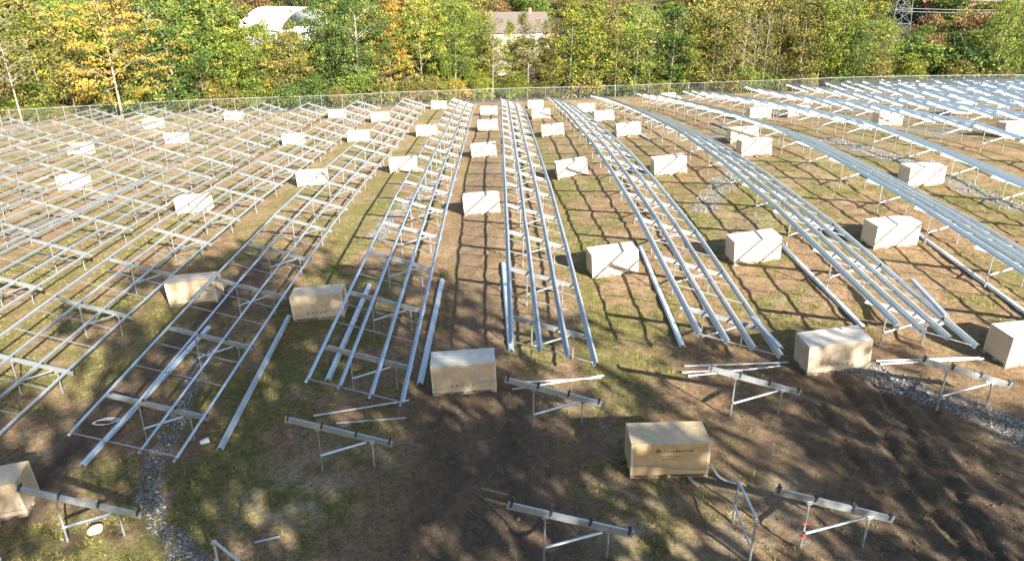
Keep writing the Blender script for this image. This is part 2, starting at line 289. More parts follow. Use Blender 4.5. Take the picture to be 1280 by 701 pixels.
# ------------------------------------------------------------------ mesh helpers
class MB:
    def __init__(s): s.v = []; s.f = []
    def add(s, vs, fs):
        n = len(s.v); s.v += [tuple(map(float, p)) for p in vs]; s.f += [tuple(i+n for i in f) for f in fs]; return s
    def box(s, a, b):
        (x0, y0, z0), (x1, y1, z1) = a, b
        return s.add([(x0,y0,z0),(x1,y0,z0),(x1,y1,z0),(x0,y1,z0),(x0,y0,z1),(x1,y0,z1),(x1,y1,z1),(x0,y1,z1)],
            [(0,3,2,1),(4,5,6,7),(0,1,5,4),(1,2,6,5),(2,3,7,6),(3,0,4,7)])
    def tube(s, pts, rads, n=6, cap=True):
        pts = [np.array(p, float) for p in pts]; rings = []
        for i, p in enumerate(pts):
            d = (pts[min(i+1, len(pts)-1)]-pts[max(i-1, 0)]); d = d/(np.linalg.norm(d)+1e-9)
            u = np.cross(d, (0, 0, 1) if abs(d[2]) < .9 else (1, 0, 0)); u = u/np.linalg.norm(u); w_ = np.cross(d, u)
            r = rads[i] if hasattr(rads, '__len__') else rads
            rings.append([p+r*(math.cos(2*math.pi*k/n)*u+math.sin(2*math.pi*k/n)*w_) for k in range(n)])
        vs = [q for r in rings for q in r]; fs = []
        for i in range(len(pts)-1):
            for k in range(n):
                fs.append((i*n+k, i*n+(k+1) % n, (i+1)*n+(k+1) % n, (i+1)*n+k))
        if cap: fs += [tuple(range(n))[::-1], tuple((len(pts)-1)*n+k for k in range(n))]
        return s.add(vs, fs)
    def prism(s, prof, a, b, close=True):
        """profile: list of offset vectors (3D), swept from a to b"""
        a = np.array(a, float); b = np.array(b, float); n = len(prof)
        vs = [a+np.array(p) for p in prof]+[b+np.array(p) for p in prof]
        fs = [(i, (i+1) % n, n+(i+1) % n, n+i) for i in range(n)]
        fs += [tuple(range(n))[::-1], tuple(n+i for i in range(n))]
        return s.add(vs, fs)
    def mesh(s, name, mat, smooth=False):
        me = bpy.data.meshes.new(name); me.from_pydata(s.v, [], s.f); me.update()
        if mat: me.materials.append(mat)
        if smooth: me.polygons.foreach_set('use_smooth', [True]*len(me.polygons))
        return me
def recalc(me):
    import bmesh
    b = bmesh.new(); b.from_mesh(me); bmesh.ops.recalc_face_normals(b, faces=b.faces); b.to_mesh(me); b.free(); return me
def bevel(me, w_, seg=2):
    import bmesh
    b = bmesh.new(); b.from_mesh(me)
    bmesh.ops.bevel(b, geom=b.edges[:], offset=w_, segments=seg, affect='EDGES', profile=.6)
    b.to_mesh(me); b.free(); return me
def link(name, data, parent=None, loc=(0, 0, 0), rot=None, scale=None, mat=None):
    o = bpy.data.objects.new(name, data); COL.objects.link(o)
    if parent: o.parent = parent
    o.location = loc
    if rot is not None: o.rotation_euler = rot
    if scale is not None: o.scale = scale
    if mat is not None and data is not None:
        o.material_slots[0].link = 'OBJECT'; o.material_slots[0].material = mat
    return o
def tag(o, label, cat=None, group=None, kind=None):
    if label: o['label'] = label
    if cat: o['category'] = cat
    if group: o['group'] = group
    if kind: o['kind'] = kind
    return o
def np_mesh(name, V, F, mat, tint=None, smooth=False):
    """V (n,3), F (m,k) with constant k"""
    me = bpy.data.meshes.new(name); m, k = F.shape
    me.vertices.add(len(V)); me.vertices.foreach_set('co', np.ascontiguousarray(V, np.float32).ravel())
    me.loops.add(m*k); me.loops.foreach_set('vertex_index', np.ascontiguousarray(F, np.int32).ravel())
    me.polygons.add(m); me.polygons.foreach_set('loop_start', np.arange(0, m*k, k, dtype=np.int32))
    me.polygons.foreach_set('loop_total', np.full(m, k, np.int32))
    if smooth: me.polygons.foreach_set('use_smooth', np.ones(m, bool))
    me.update(calc_edges=True)
    if tint is not None:
        a = me.attributes.new('tint', 'FLOAT', 'FACE'); a.data.foreach_set('value', np.ascontiguousarray(tint, np.float32))
    if mat: me.materials.append(mat)
    return me

# ------------------------------------------------------------------ ground sheet
def spaced(lo, d0, d1, hi, step, grow):
    a = list(np.arange(d0, d1+1e-6, step)); s = step; x = d1
    while x < hi: s = min(s*grow, 40); x += s; a.append(x)
    s = step; x = d0; pre = []
    while x > lo: s = min(s*grow, 40); x -= s; pre.append(x)
    return np.array(pre[::-1]+a)
gx = spaced(-700, -21, 24, 700, .13, 1.035); gy = spaced(-160, 12, 36, 1300, .12, 1.018)
GX, GY = np.meshgrid(gx, gy)
GZ = gz(GX, GY)
nx, ny = len(gx), len(gy)
idx = np.arange(nx*ny).reshape(ny, nx)
F = np.stack([idx[:-1, :-1], idx[:-1, 1:], idx[1:, 1:], idx[1:, :-1]], -1).reshape(-1, 4)
gme = np_mesh('ground', np.stack([GX, GY, GZ], -1).reshape(-1, 3), F, M_GROUND, None, True)
ca = gme.color_attributes.new('cover', 'FLOAT_COLOR', 'POINT')
wood = sstep(122, 132, GY)
cov = np.stack([np.maximum(grass_mask(GX, GY), wood*.6), gravel_mask(GX, GY)*(1-wood), mud_mask(GX, GY)*(1-wood), np.ones_like(GX)], -1)
ca.data.foreach_set('color', cov.astype(np.float32).ravel())
da = gme.attributes.new('dry', 'FLOAT', 'POINT'); da.data.foreach_set('value', dry_lit_mask(GX, GY).astype(np.float32).ravel())
la = gme.attributes.new('litter', 'FLOAT', 'POINT'); fl_ = GY-np.interp(GX, [p[0] for p in FENCE_LINE], [p[1] for p in FENCE_LINE]); la.data.foreach_set('value', sstep(-.5, 2.5, fl_+(fbm(GX, GY, 3, 200)-.5)*2).astype(np.float32).ravel())
tag(link('ground', gme), 'brown and grassy field under the solar racking', None, None, 'structure')

# ground cover: blades, straw, stones, clods
def scatter_blades(name, n, area, maskf, hgt, wid, mat, lean, seed, tuft=7):
    r = np.random.default_rng(seed); (x0, x1, y0, y1) = area
    # denser towards the near edge
    y = y0+(y1-y0)*r.random(n)**1.6; x = x0+(x1-x0)*r.random(n)
    keep = r.random(n) < maskf(x, y); x, y = x[keep], y[keep]
    x = np.repeat(x, tuft)+r.normal(0, .05, len(x)*tuft); y = np.repeat(y, tuft)+r.normal(0, .05, len(y)*tuft)
    z = gz(x, y); m = len(x)
    h = hgt*(.5+r.random(m)); a = r.random(m)*2*math.pi; b = r.random(m)*2*math.pi
    L = lean*(.3+r.random(m))
    dx, dy = np.cos(a)*L*h, np.sin(a)*L*h; wx, wy = np.cos(b)*wid, np.sin(b)*wid
    V = np.stack([np.stack([x-wx, y-wy, z-.01], -1), np.stack([x+wx, y+wy, z-.01], -1), np.stack([x+dx, y+dy, z+h], -1)], 1).reshape(-1, 3)
    return np_mesh(name, V, np.arange(3*m).reshape(-1, 3), mat, np.clip(r.normal(.5, .25, m), 0, 1))
tag(link('grass', scatter_blades('grass', 60000, (-30, 32, 12.5, 50), lambda x, y: np.clip(grass_mask(x, y), 0, 1)*sstep(.42, .62, fbm(x, y, .5, 300, 2))*1.0+.02, .085, .013, M_GRASS, 1.3, 11, 9)),
    'short patchy green and yellowed grass growing over the field', 'grass', None, 'stuff')
tag(link('straw', scatter_blades('straw', 40000, (-30, 32, 12.5, 44), lambda x, y: .35-.2*grass_mask(x, y)+.6*np.exp(-(((x-7.5)/2.6)**2+((y-15.3)/2.2)**2)), .025, .009, M_STRAW, 7, 12, 3)),
    'dry straw and stalks strewn over the bare soil', 'straw', None, 'stuff')
def scatter_stones(name, n, area, maskf, s0, mat, seed, pw=1.5):
    r = np.random.default_rng(seed); (x0, x1, y0, y1) = area
    y = y0+(y1-y0)*r.random(n)**pw; x = x0+(x1-x0)*r.random(n)
    keep = r.random(n) < maskf(x, y); x, y = x[keep], y[keep]; z = gz(x, y); m = len(x)
    base = np.array([(1,0,0),(0,1,0),(-1,0,0),(0,-1,0),(0,0,1),(0,0,-1)], float)
    f = np.array([(0,1,4),(1,2,4),(2,3,4),(3,0,4),(1,0,5),(2,1,5),(3,2,5),(0,3,5)])
    s = s0*np.exp(r.normal(0, .4, m))
    V = base[None]*(.6+.8*r.random((m, 6, 1)))*np.stack([s*(.8+.5*r.random(m)), s*(.8+.5*r.random(m)), s*.7], -1)[:, None]
    a = r.random(m)*6.28; c, q = np.cos(a), np.sin(a)
    X = V[..., 0]*c[:, None]-V[..., 1]*q[:, None]; Y = V[..., 0]*q[:, None]+V[..., 1]*c[:, None]
    V = np.stack([X+x[:, None], Y+y[:, None], V[..., 2]+z[:, None]+s[:, None]*.15], -1).reshape(-1, 3)
    Fs = (f[None]+np.arange(m)[:, None, None]*6).reshape(-1, 3)
    return np_mesh(name, V, Fs, mat, np.repeat(np.clip(r.normal(.5, .28, m), 0, 1), 8))
tag(link('gravel', scatter_stones('gravel', 150000, (-16, 32, 13, 60), lambda x, y: np.clip(gravel_mask(x, y)*1.1-.35, 0, 1), .034, M_STONE, 13, 1.3)),
    'grey crushed stone filling the drain strips in the field', 'gravel', None, 'stuff')
tag(link('soil_clods', scatter_stones('soil_clods', 34000, (-28, 30, 12.5, 46), lambda x, y: .25+.15*mud_mask(x, y)-.2*grass_mask(x, y), .026, M_CLOD, 14)),
    'small clods and pebbles of brown soil lying over the field', 'soil', None, 'stuff')

# ------------------------------------------------------------------ racking parts
TILT = rad(17.0); CT, ST = math.cos(TILT), math.sin(TILT)
BEAM_L = 3.42; H1 = 2.05
def bp(t, n=0, y=0): return (t*CT+n*ST, y, H1-t*ST+n*CT)      # along the beam, normal to it
def beam_mesh():
    m = MB(); y0, y1, th = -.035, .035, .006; D = .19
    for (ya, yb, na, nb) in ((y0, y0+th, -D, 0), (y0+th, y1, -th, 0), (y0+th, y1, -D, -D+th), (y1-th, y1, -.03, -th), (y1-th, y1, -D+th, -D+.03)):
        prof = [(na*ST, ya, na*CT), (na*ST, yb, na*CT), (nb*ST, yb, nb*CT), (nb*ST, ya, nb*CT)]
        m.prism(prof, bp(0), bp(BEAM_L))
    return recalc(m.mesh('cross_beam', M_BEAM))
ME_BEAM = beam_mesh()
T_RAIL = [.05, 1.13, 2.21, 3.29]
TP = (.98, 2.72)
def post_mesh(t, bury):
    x, _, z = bp(t, -.19); m = MB()
    m.tube([(0, 0, -bury), (0, 0, z-.05)], .030, 8); m.box((-.07, -.045, z-.07), (.07, .045, z+.02)); m.tube([(0, 0, .02), (0, 0, .16)], .040, 8)
    return m.mesh('post', M_POST)
ME_POST = [post_mesh(t, 1.1) for t in TP]
POST_X = [bp(t)[0] for t in TP]
def brace_mesh():
    m = MB(); a = np.array((POST_X[0]+.03, -.075, .62)); b = np.array(bp(TP[1]-.12, -.20)); b[1] = -.075
    m.tube([a, b], .040, 6); m.tube([a-(0, .03, 0), a+(0, .06, 0)], .03, 6); return m.mesh('brace', M_BEAM)
ME_BRACE = brace_mesh()
def clip_mesh():
    m = MB(); prof = [(0, 0, 0), (.012, 0, 0), (.012, 0, .15), (0, 0, .15)]
    for ya, yb in ((-.055, .055),):
        m.prism([(CT*p[0]+ST*p[2], 0, -ST*p[0]+CT*p[2]) for p in prof], (0, ya, 0), (0, yb, 0))
    prof = [(0, 0, .0), (.07, 0, .0), (.07, 0, .01), (0, 0, .01)]
    m.prism([(CT*p[0]+ST*p[2], 0, -ST*p[0]+CT*p[2]) for p in prof], (.012, -.055, 0), (.012, .055, 0)); return recalc(m.mesh('clip', M_CLIP))
ME_CLIP = clip_mesh()
def fg_clip_mesh():
    m = MB(); prof = [(-.03, 0, -.12), (.03, 0, -.12), (.03, 0, .10), (-.03, 0, .10)]
    for ya, yb in ((-.055, -.041), (.041, .055)):
        m.prism([(CT*p[0]+ST*p[2], 0, -ST*p[0]+CT*p[2]) for p in prof], (0, ya, 0), (0, yb, 0))
    prof = [(-.03, 0, .003), (.03, 0, .003), (.03, 0, .02), (-.03, 0, .02)]
    m.prism([(CT*p[0]+ST*p[2], 0, -ST*p[0]+CT*p[2]) for p in prof], (0, -.041, 0), (0, .041, 0)); return recalc(m.mesh('clip', M_CLIP))
ME_FGCLIP = fg_clip_mesh()
def zprof(rot=True):
    h, fl, lip, th = .20, .075, .022, .006
    # Z section drawn in (t, n): closed outline
    o = [(0, 0), (-fl, 0), (-fl, lip), (-fl-th, lip), (-fl-th, -th), (th, -th) if False else (th, 0), (th, h-th), (fl, h-th), (fl, h-lip), (fl+th, h-lip), (fl+th, h), (0, h)]
    if rot: return [(t*CT+n*ST, 0, -t*ST+n*CT) for t, n in o]
    return o
def rail_mesh():
    m = MB(); h, fl, lip, th = .20, .075, .024, .007
    rects = [(0, th, 0, h), (th, fl, h-th, h), (fl-th, fl, h-lip, h-th), (-fl, 0, 0, th), (-fl, -fl+th, th, lip)]
    for t0, t1, n0, n1 in rects:
        prof = [(t*CT+n*ST, 0, -t*ST+n*CT) for t, n in ((t0, n0), (t1, n0), (t1, n1), (t0, n1))]
        m.prism(prof, (0, 0, 0), (0, 1, 0))
    return recalc(m.mesh('rail', M_RAIL))
ME_RAIL = rail_mesh()
def rod_mesh():
    m = MB(); m.prism([(-.0, -.016, -.016), (0, .016, -.016), (0, .016, .016), (0, -.016, .016)], bp(.06, .06), bp(3.34, .06)); return recalc(m.mesh('sag_rod', M_POST))
ME_ROD = rod_mesh()
def rack(parent, x, y, z, clips=0, beam_name='cross_beam', rails=True):
    """beam with its posts, brace and clips; x, y, z = point on the ground under the high end"""
    b = link(beam_name, ME_BEAM, parent, (x, y, z))
    for me, px in zip(ME_POST, POST_X): link('post', me, b, (px, 0, 0))
    link('brace', ME_BRACE, b)
    if clips:
        for t in T_RAIL: link('clip', ME_CLIP if clips == 1 else ME_FGCLIP, b, bp(t+(.03 if clips == 2 and t < .1 else .008), .003))
    return b
NEAR = {-4: 27, -3: 17.6, -2: 18.4, -1: 20.5, 0: 22.6, 1: 22.7, 2: 22.2, 3: 21.5}
FIRST = {-2: 20.9, -1: 23.2, 0: 25.0, 1: 25.2, 2: 24.3}
def row_far(x):
    return float(np.interp(x, [-75, -66, -55, -47, -36, -20, -6, 1, 7, 14, 28, 35, 41, 48, 55, 62, 100], [90, 94, 99, 103, 106, 107.5, 110, 108.5, 107.5, 110, 110, 104, 106.5, 111, 117, 119, 120]))
ORD = ['first', 'second', 'third', 'fourth', 'fifth', 'sixth', 'seventh', 'eighth', 'ninth', 'tenth', 'eleventh', 'twelfth', 'thirteenth']
BAY = 4.95
for r in range(-10, 13):
    X = ROW_X0+ROW_PITCH*r
    y_near = NEAR.get(r, abs(X)*1.12)
    y_far = row_far(X)
    y1 = FIRST.get(r, y_near+2.2)
    n = int((y_far-y1-1.0)//BAY)+1
    ys = [y1+BAY*i for i in range(n)]
    rj = np.random.default_rng(100+r)
    zs = [gz1(X+1.7, y) for y in ys]
    for i in range(1, n-1, 2): zs[i] = .5*(zs[i-1]+zs[i+1])
    if r == 0: side = 'the middle one, running straight away from the camera'
    else: side = '%s row to the %s of the middle row' % (ORD[abs(r)-1], 'right' if r > 0 else 'left')
    root = link('racking_row', None, None, (X, y1, zs[0]))
    tag(root, 'galvanised steel solar racking row, '+side, 'solar racking', 'rows of solar racking across the field')
    def L(x, y, z): return (x-X, y-y1, z-zs[0])
    for i in range(n):
        clips = 1 if (ys[i] < 62 and -5 <= r <= 5) else 0
        rack(root, *L(X, ys[i], zs[i]), clips)
        if i < n-1 and ys[i] < 95:
            for fr in ((.36, .7) if ys[i] < 60 else (.5,)):
                link('sag_rod', ME_ROD, root, L(X, ys[i]+BAY*fr, zs[i]*(1-fr)+zs[i+1]*fr))
    link('sag_rod', ME_ROD, root, L(X, y_near+.15, zs[0]-(zs[1]-zs[0])/BAY*(ys[0]-y_near)))
    # rails in straight lengths of two bays
    for k, t in enumerate(T_RAIL):
        i = 0; first = True
        while i < n-1:
            j = min(i+2, n-1)
            ya, yb, za, zb = ys[i], ys[j], zs[i], zs[j]
            sl = (zb-za)/(yb-ya)
            a = ya+.30 if not first else y_near-(0.0 if k else .0)+rj.uniform(-.06, .06)
            b = yb+.28 if j < n-1 else yb+.9
            x_, _, z_ = bp(t, .0035)
            off = rj.uniform(-.012, .012)
            link('rail', ME_RAIL, root, L(X+x_+off, a, za+sl*(a-ya)+z_), (math.atan(sl), 0, 0), (1, (b-a)/math.cos(math.atan(sl)), 1))
            first = False; i = j

# racks still without rails in the foreground
FG = [(-2, 16.16, 'bare steel rack frame beside the tan carton at the bottom left corner'),
      (-1, 18.63, 'bare steel rack frame in front of the racking row left of the middle row'),
      (0, 20.34, 'bare steel rack frame just in front of the end of the middle racking row'),
      (0, 14.32, 'bare steel rack frame at the bottom centre, left below the printed carton'),
      (1, 20.55, 'bare steel rack frame behind the printed carton, beside thin rods on the ground'),
      (1, 14.41, 'bare steel rack frame with red tape, at the bottom right beside the tyre ruts'),
      (2, 20.07, 'bare steel rack frame standing over grey gravel at the right edge')]
for r, y, lab in FG:
    X = ROW_X0+ROW_PITCH*r-(.15 if r else .15); z = gz1(X+1.7, y)-.02
    root = link('rack_frame', None, None, (X, y, z)); tag(root, lab, 'rack frame', 'rack frames without rails in the foreground')
    rack(root, 0, 0, 0, 2)
    if r == 1 and y < 16:
        m = MB(); m.box((-.012, -.06, .45), (.02, -.045, .63)); m.box((-.06, -.05, .43), (.06, .05, .45)); m.box((-.09, -.05, .88), (.10, -.03, .91))
        link('red_tape', m.mesh('red_tape', M_RED), root, (POST_X[0], 0, 0))
# half built frames: two screw posts joined by a cap bar and a brace
def half_frame(p0, p1, h0, h1, label):
    z0, z1 = gzr(*p0), gzr(*p1)
    root = link('post_frame', None, None, (p0[0], p0[1], z0)); tag(root, label, 'post frame')
    d = np.array((p1[0]-p0[0], p1[1]-p0[1], z1-z0))
    for base, h in ((np.zeros(3), h0), (d, h1)):
        m = MB(); m.tube([(0, 0, -.7), (0, 0, h)], .036, 8); m.box((-.06, -.06, h), (.06, .06, h+.05)); link('post', m.mesh('post', M_POST), root, base)
    m = MB(); m.tube([(0, 0, h0+.08), tuple(d+np.array((0, 0, h1+.08)))], .038, 8); link('cap_bar', m.mesh('cap_bar', M_BEAM), root)
    m = MB(); m.tube([(-.07, 0, h0*.55), tuple(d+np.array((-.05, 0, h1*.42)))], .032, 8); link('brace', m.mesh('brace', M_BEAM), root)
half_frame((6.55, 15.55), (6.50, 14.02), 1.35, 1.42, 'upright pair of steel posts with a slanting bar, right of the printed carton')
half_frame((-7.49, 14.44), (-6.68, 13.94), 1.22, .92, 'steel posts cut off by the bottom edge, beside the gravel strip')

# loose rails and rods lying on the soil
def loose_prof():
    m = MB(); h, fl, lip, th = .19, .075, .024, .007
    for t0, t1, n0, n1 in [(-fl, -fl+th, 0, h*.45), (-fl+th, fl-th, h*.45-th, h*.45), (fl-th, fl, 0, h*.45), (-fl-.05, -fl, 0, th), (fl, fl+.05, 0, th)]:
        m.prism([(t0, 0, n0), (t1, 0, n0), (t1, 0, n1), (t0, 0, n1)], (0, 0, 0), (0, 1, 0))
    return recalc(m.mesh('loose_rail', M_RAIL))
ME_LOOSE = loose_prof()
LL = ['loose steel rail on the soil right of the middle row, beside a carton', 'loose steel rail on the grass right of the second row to the left',
 'loose steel rail lying against the low side of the row left of the middle row', 'spare steel rail lying under the row left of the middle row', 'spare steel rail lying under the second row to the left, sticking out of its end',
 'spare steel rail lying under the high edge of the middle row', 'loose steel rail running behind the carton at the end of the ruts', 'long loose steel rail on the soil running off the right edge',
 'short spare rail on the beams at the end of the first row to the right', 'short spare rail on the beams at the end of the second row to the right', 'dark loose rail beside a far carton right of the first row to the right', 'dark loose rail on the soil left of the third row to the right']
def lay(data, name, x0, y0, x1, y1, dz=0.02):
    z0, z1 = gzr(x0, y0), gzr(x1, y1); tt = np.linspace(0, 1, 15); lift = float(np.max(gz(x0+(x1-x0)*tt, y0+(y1-y0)*tt)-(z0+(z1-z0)*tt)))
    L_ = math.hypot(x1-x0, y1-y0); a = math.atan2(-(x1-x0), y1-y0); s = math.atan2(z1-z0, L_)
    return link(name, data, None, (x0, y0, z0+dz+lift), (s, 0, a), (1, math.hypot(L_, z1-z0), 1))
LOOSE[8] = (10.12, 25.18, 10.34, 22.71); LOOSE[9] = (17.54, 27.2, 17.15, 24.03)
for k_, (lab, q) in enumerate(zip(LL, LOOSE)): tag(lay(ME_LOOSE, 'loose_rail', *q, 1.30 if k_ in (8, 9) else .02), lab, 'steel rail', 'loose rails on the ground')
m = MB(); m.box((-.025, 0, 0), (.025, 1, .006)); m.box((-.025, 0, .006), (-.018, 1, .045)); ME_LROD = m.mesh('loose_rod', M_BEAM)
RL = ['thin steel rod on the grass behind the frame left of centre, the longer of two', 'thin steel rod on the grass behind the frame left of centre, the shorter of two',
 'thin steel rod lying behind the frame in front of the middle row, nearer of two', 'thin steel rod lying behind the frame in front of the middle row, farther of two',
 'thin steel rod on the ground behind the right centre frame, farthest of three', 'thin steel rod on the ground behind the right centre frame, middle of three', 'thin steel rod on the ground behind the right centre frame, slanting across the others',
 'bright steel rod between the two cartons at the right edge, farther of two', 'bright steel rod between the two cartons at the right edge, nearer of two', 'pale thin stake on the bare soil near the bottom edge']
for lab, q in zip(RL, RODS): tag(lay(ME_LROD, 'loose_rod', *q), lab, 'steel rod', 'loose rods on the ground')

# ------------------------------------------------------------------ module cartons on pallets
BW, BD, BH, PH = 2.38, 1.13, 1.12, .13
def carton_mesh():
    m = MB(); m.box((-BW/2, -BD/2, PH+.003), (BW/2, BD/2, PH+BH)); return bevel(m.mesh('carton', M_CARD), .012, 2)
def lid_panel_mesh(k):
    m = MB(); w3 = BD/3; m.box((-BW/2-.008, -BD/2-.008+k*(w3+.004), PH+BH+.002), (BW/2+.008, -BD/2-.008+k*(w3+.004)+w3-.004, PH+BH+.022)); return bevel(m.mesh('lid_panel', M_LID), .004, 1)
def edge_mesh():
    m = MB(); m.box((0, 0, PH+.02), (.075, .008, PH+BH-.01)); m.box((0, .008, PH+.02), (.008, .07, PH+BH-.01)); return m.mesh('edge_board', M_EDGE)
def pallet_mesh():
    m = MB()
    for x in (-BW/2, -.06, BW/2-.12):
        for y in (-BD/2, -.06, BD/2-.12): m.box((x, y, .02), (x+.12, y+.12, .108))
    for k in range(5): y = -BD/2+k*(BD-.1)/4; m.box((-BW/2, y, .11), (BW/2, y+.1, PH))
    for y in (-BD/2, -.05, BD/2-.1): m.box((-BW/2, y, 0), (BW/2, y+.1, .018))
    return m.mesh('pallet', M_PALLET)
ME_CARTON = carton_mesh(); ME_LIDS = [lid_panel_mesh(k) for k in range(3)]; ME_EDGE = edge_mesh(); ME_PAL = pallet_mesh()
def flap_line_mesh():
    m = MB(); y = -BD/2-.0035
    for x in (-BW/2+.5, BW/2-.42): m.box((x, y, PH+.05), (x+.006, y+.002, PH+BH-.05))
    m.box((-BW/2+.03, y, PH+.30), (BW/2-.03, y+.002, PH+.306)); return m.mesh('carton_seam', M_PALLET)
ME_SEAM = flap_line_mesh()
def text_mesh(txt, size):
    cu = bpy.data.curves.new('lettering', 'FONT'); cu.body = txt; cu.size = size; cu.align_x = 'LEFT'
    o = bpy.data.objects.new('tmp', cu); COL.objects.link(o); dg = bpy.context.evaluated_depsgraph_get()
    me = bpy.data.meshes.new_from_object(o.evaluated_get(dg)); bpy.data.objects.remove(o); bpy.data.curves.remove(cu)
    me.materials.clear(); me.materials.append(M_INK); return me
ME_TEXT = text_mesh('CanadianSolar', .16)
def logo_mesh():
    m = MB()   # small sun-over-field mark: slanted bars
    for k in range(3): m.add([(k*.05, 0, 0), (k*.05+.035, 0, 0), (k*.05+.085, .13-.02*k, 0), (k*.05+.05, .13-.02*k, 0)], [(0, 1, 2, 3)])
    return m.mesh('logo', M_INK)
ME_LOGO = logo_mesh()
def print_lines():
    m = MB()
    for k, (x0, x1) in enumerate([(-.42, .2), (-.38, .05)]): m.add([(x0, 0, -k*.09), (x1, 0, -k*.09), (x1, 0, -k*.09+.018), (x0, 0, -k*.09+.018)], [(0, 1, 2, 3)])
    return m.mesh('fine_print', M_INK)
ME_LINES = print_lines()
def pictos():
    m = MB()
    for k in range(5): m.add([(k*.2, 0, 0), (k*.2+.06, 0, 0), (k*.2+.06, 0, .07), (k*.2, 0, .07)], [(0, 1, 2, 3)])
    return m.mesh('handling_marks', M_INK)
ME_PICTO = pictos()
def film_mesh(seed):
    """loose stretch film clinging round the carton's lower part, wrinkled"""
    r = np.random.default_rng(seed); m = MB(); per = []
    N = 40; hw, hd = BW/2+.012, BD/2+.012
    L_ = [(-hw, -hd), (hw, -hd), (hw, hd), (-hw, hd)]
    for s in range(4):
        (ax, ay), (bx, by) = L_[s], L_[(s+1) % 4]
        for k in range(N//4): t = k/(N//4); per.append((ax+(bx-ax)*t, ay+(by-ay)*t))
    n = len(per); zz = [.03, .25, .5, .75, 1.0, 1.22]
    for z in zz:
        for (x, y) in per:
            e = 1+abs(r.normal(0, .006)); m.v.append((x*e, y*e, z+r.normal(0, .02)))
    for i in range(len(zz)-1):
        for k in range(n): m.f.append((i*n+k, i*n+(k+1) % n, (i+1)*n+(k+1) % n, (i+1)*n+k))
    return m.mesh('stretch_film', M_FILM, True)
ME_FILM = film_mesh(3)
def fold_mesh():
    m = MB(); y = -BD/2-.03; xs = np.linspace(-BW/2-.01, BW/2+.01, 14); vs = []
    for x in xs:
        z = .40+.10*x+.02*math.sin(3*x); vs += [(x, y+.004*math.sin(9*x), z-.012), (x, y-.006, z), (x, y+.004, z+.012)]
    fs = []
    for i in range(len(xs)-1):
        for k in range(2): fs.append((i*3+k, i*3+3+k, i*3+4+k, i*3+1+k))
    m.add(vs, fs); return m.mesh('film_fold', M_TAIL, True)
ME_FOLD = fold_mesh()
def gap_name(x):
    k = (x-ROW_X0)/ROW_PITCH
    return int(math.floor(k+.12))
names = {}
order = sorted(range(len(BOXES)), key=lambda i: BOXES[i][1]); rank = {}
for i in order:
    g = gap_name(BOXES[i][0]); rank.setdefault(g, []).append(i)
def row_word(k):
    return 'middle row' if k == 0 else '%s row to the %s' % (ORD[abs(k)-1], 'right' if k > 0 else 'left')
YAWS = [8, 4, -3, 2, 0, 1, 0, 2, 0, 3, 2, 0, 1, 3, -2, 0, 1, 2, 0, 4, 3, -2, 1, 2, 3, 0, 14, 5, 4, 3, 6, 0, 3, 8, 0, 4, 6, 5, 4, 3, 0, 6, 4, 3, -1]
SPECIAL = {44: 'tan cardboard carton with a printed brand name, alone in the shaded foreground', 26: 'tan film-wrapped carton cut off by the left edge at the bottom left corner',
           36: 'film-wrapped carton cut off by the right edge, beside the bright steel rods', 9: 'carton on an open pallet in the shade, left of the end of the middle row'}
for i, (x, y) in enumerate(BOXES):
    if i == 40: x, y = 28.4, 119.5
    if i == 26: x, y = -15.85, 17.75
    g = gap_name(x); k = rank[g].index(i); nn = len(rank[g])
    if i in SPECIAL: lab = SPECIAL[i]
    else:
        where = 'just left of the '+row_word(g+1) if ((x-ROW_X0)/ROW_PITCH-g) > .5 else 'just right of the '+row_word(g)
        lab = 'pale carton %s, %s from the camera' % (where, ORD[k])
    e = .4; sx = (gz1(x+e, y)-gz1(x-e, y))/(2*e); sy = (gz1(x, y+e)-gz1(x, y-e))/(2*e)
    root = link('pallet_carton', None, None, (x, y, gz1(x, y)+.0), (math.atan(sy), -math.atan(sx), rad(YAWS[i])))
    tag(root, lab, 'carton', 'module cartons on pallets across the field')
    link('pallet', ME_PAL, root); c = link('carton', ME_CARTON, root, mat=None if i in (44, 26, 13, 19, 9) else M_DULLCARD if i in (0, 32, 36) else M_LITCARD)
    near = y < 48
    if y < 75:
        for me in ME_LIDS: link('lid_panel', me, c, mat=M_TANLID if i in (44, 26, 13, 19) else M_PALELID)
    if near:
        for sx_ in (-1, 1):
            for sy_ in (-1, 1):
                link('edge_board', ME_EDGE, c, (sx_*(BW/2+.009), sy_*(BD/2+.009), 0), None, (-sx_, -sy_, 1))
        link('film_fold', ME_FOLD, root, (0, 0, 0), None, (1 if i % 2 else -1, 1, 1))
        link('carton_seam', ME_SEAM, c)
        if i != 44: link('stretch_film', ME_FILM, root)
    if y < 36:
        yf = -BD/2-.0045
        if i == 44:
            link('lettering', ME_TEXT, c, (-.22, yf, PH+BH-.30), (rad(90), 0, 0)); link('logo', ME_LOGO, c, (-.46, yf, PH+BH-.30), (rad(90), 0, 0))
            link('fine_print', ME_LINES, c, (.1, yf, PH+BH-.46))
        else: link('handling_marks', ME_PICTO, c, (-.5, yf, PH+.22))

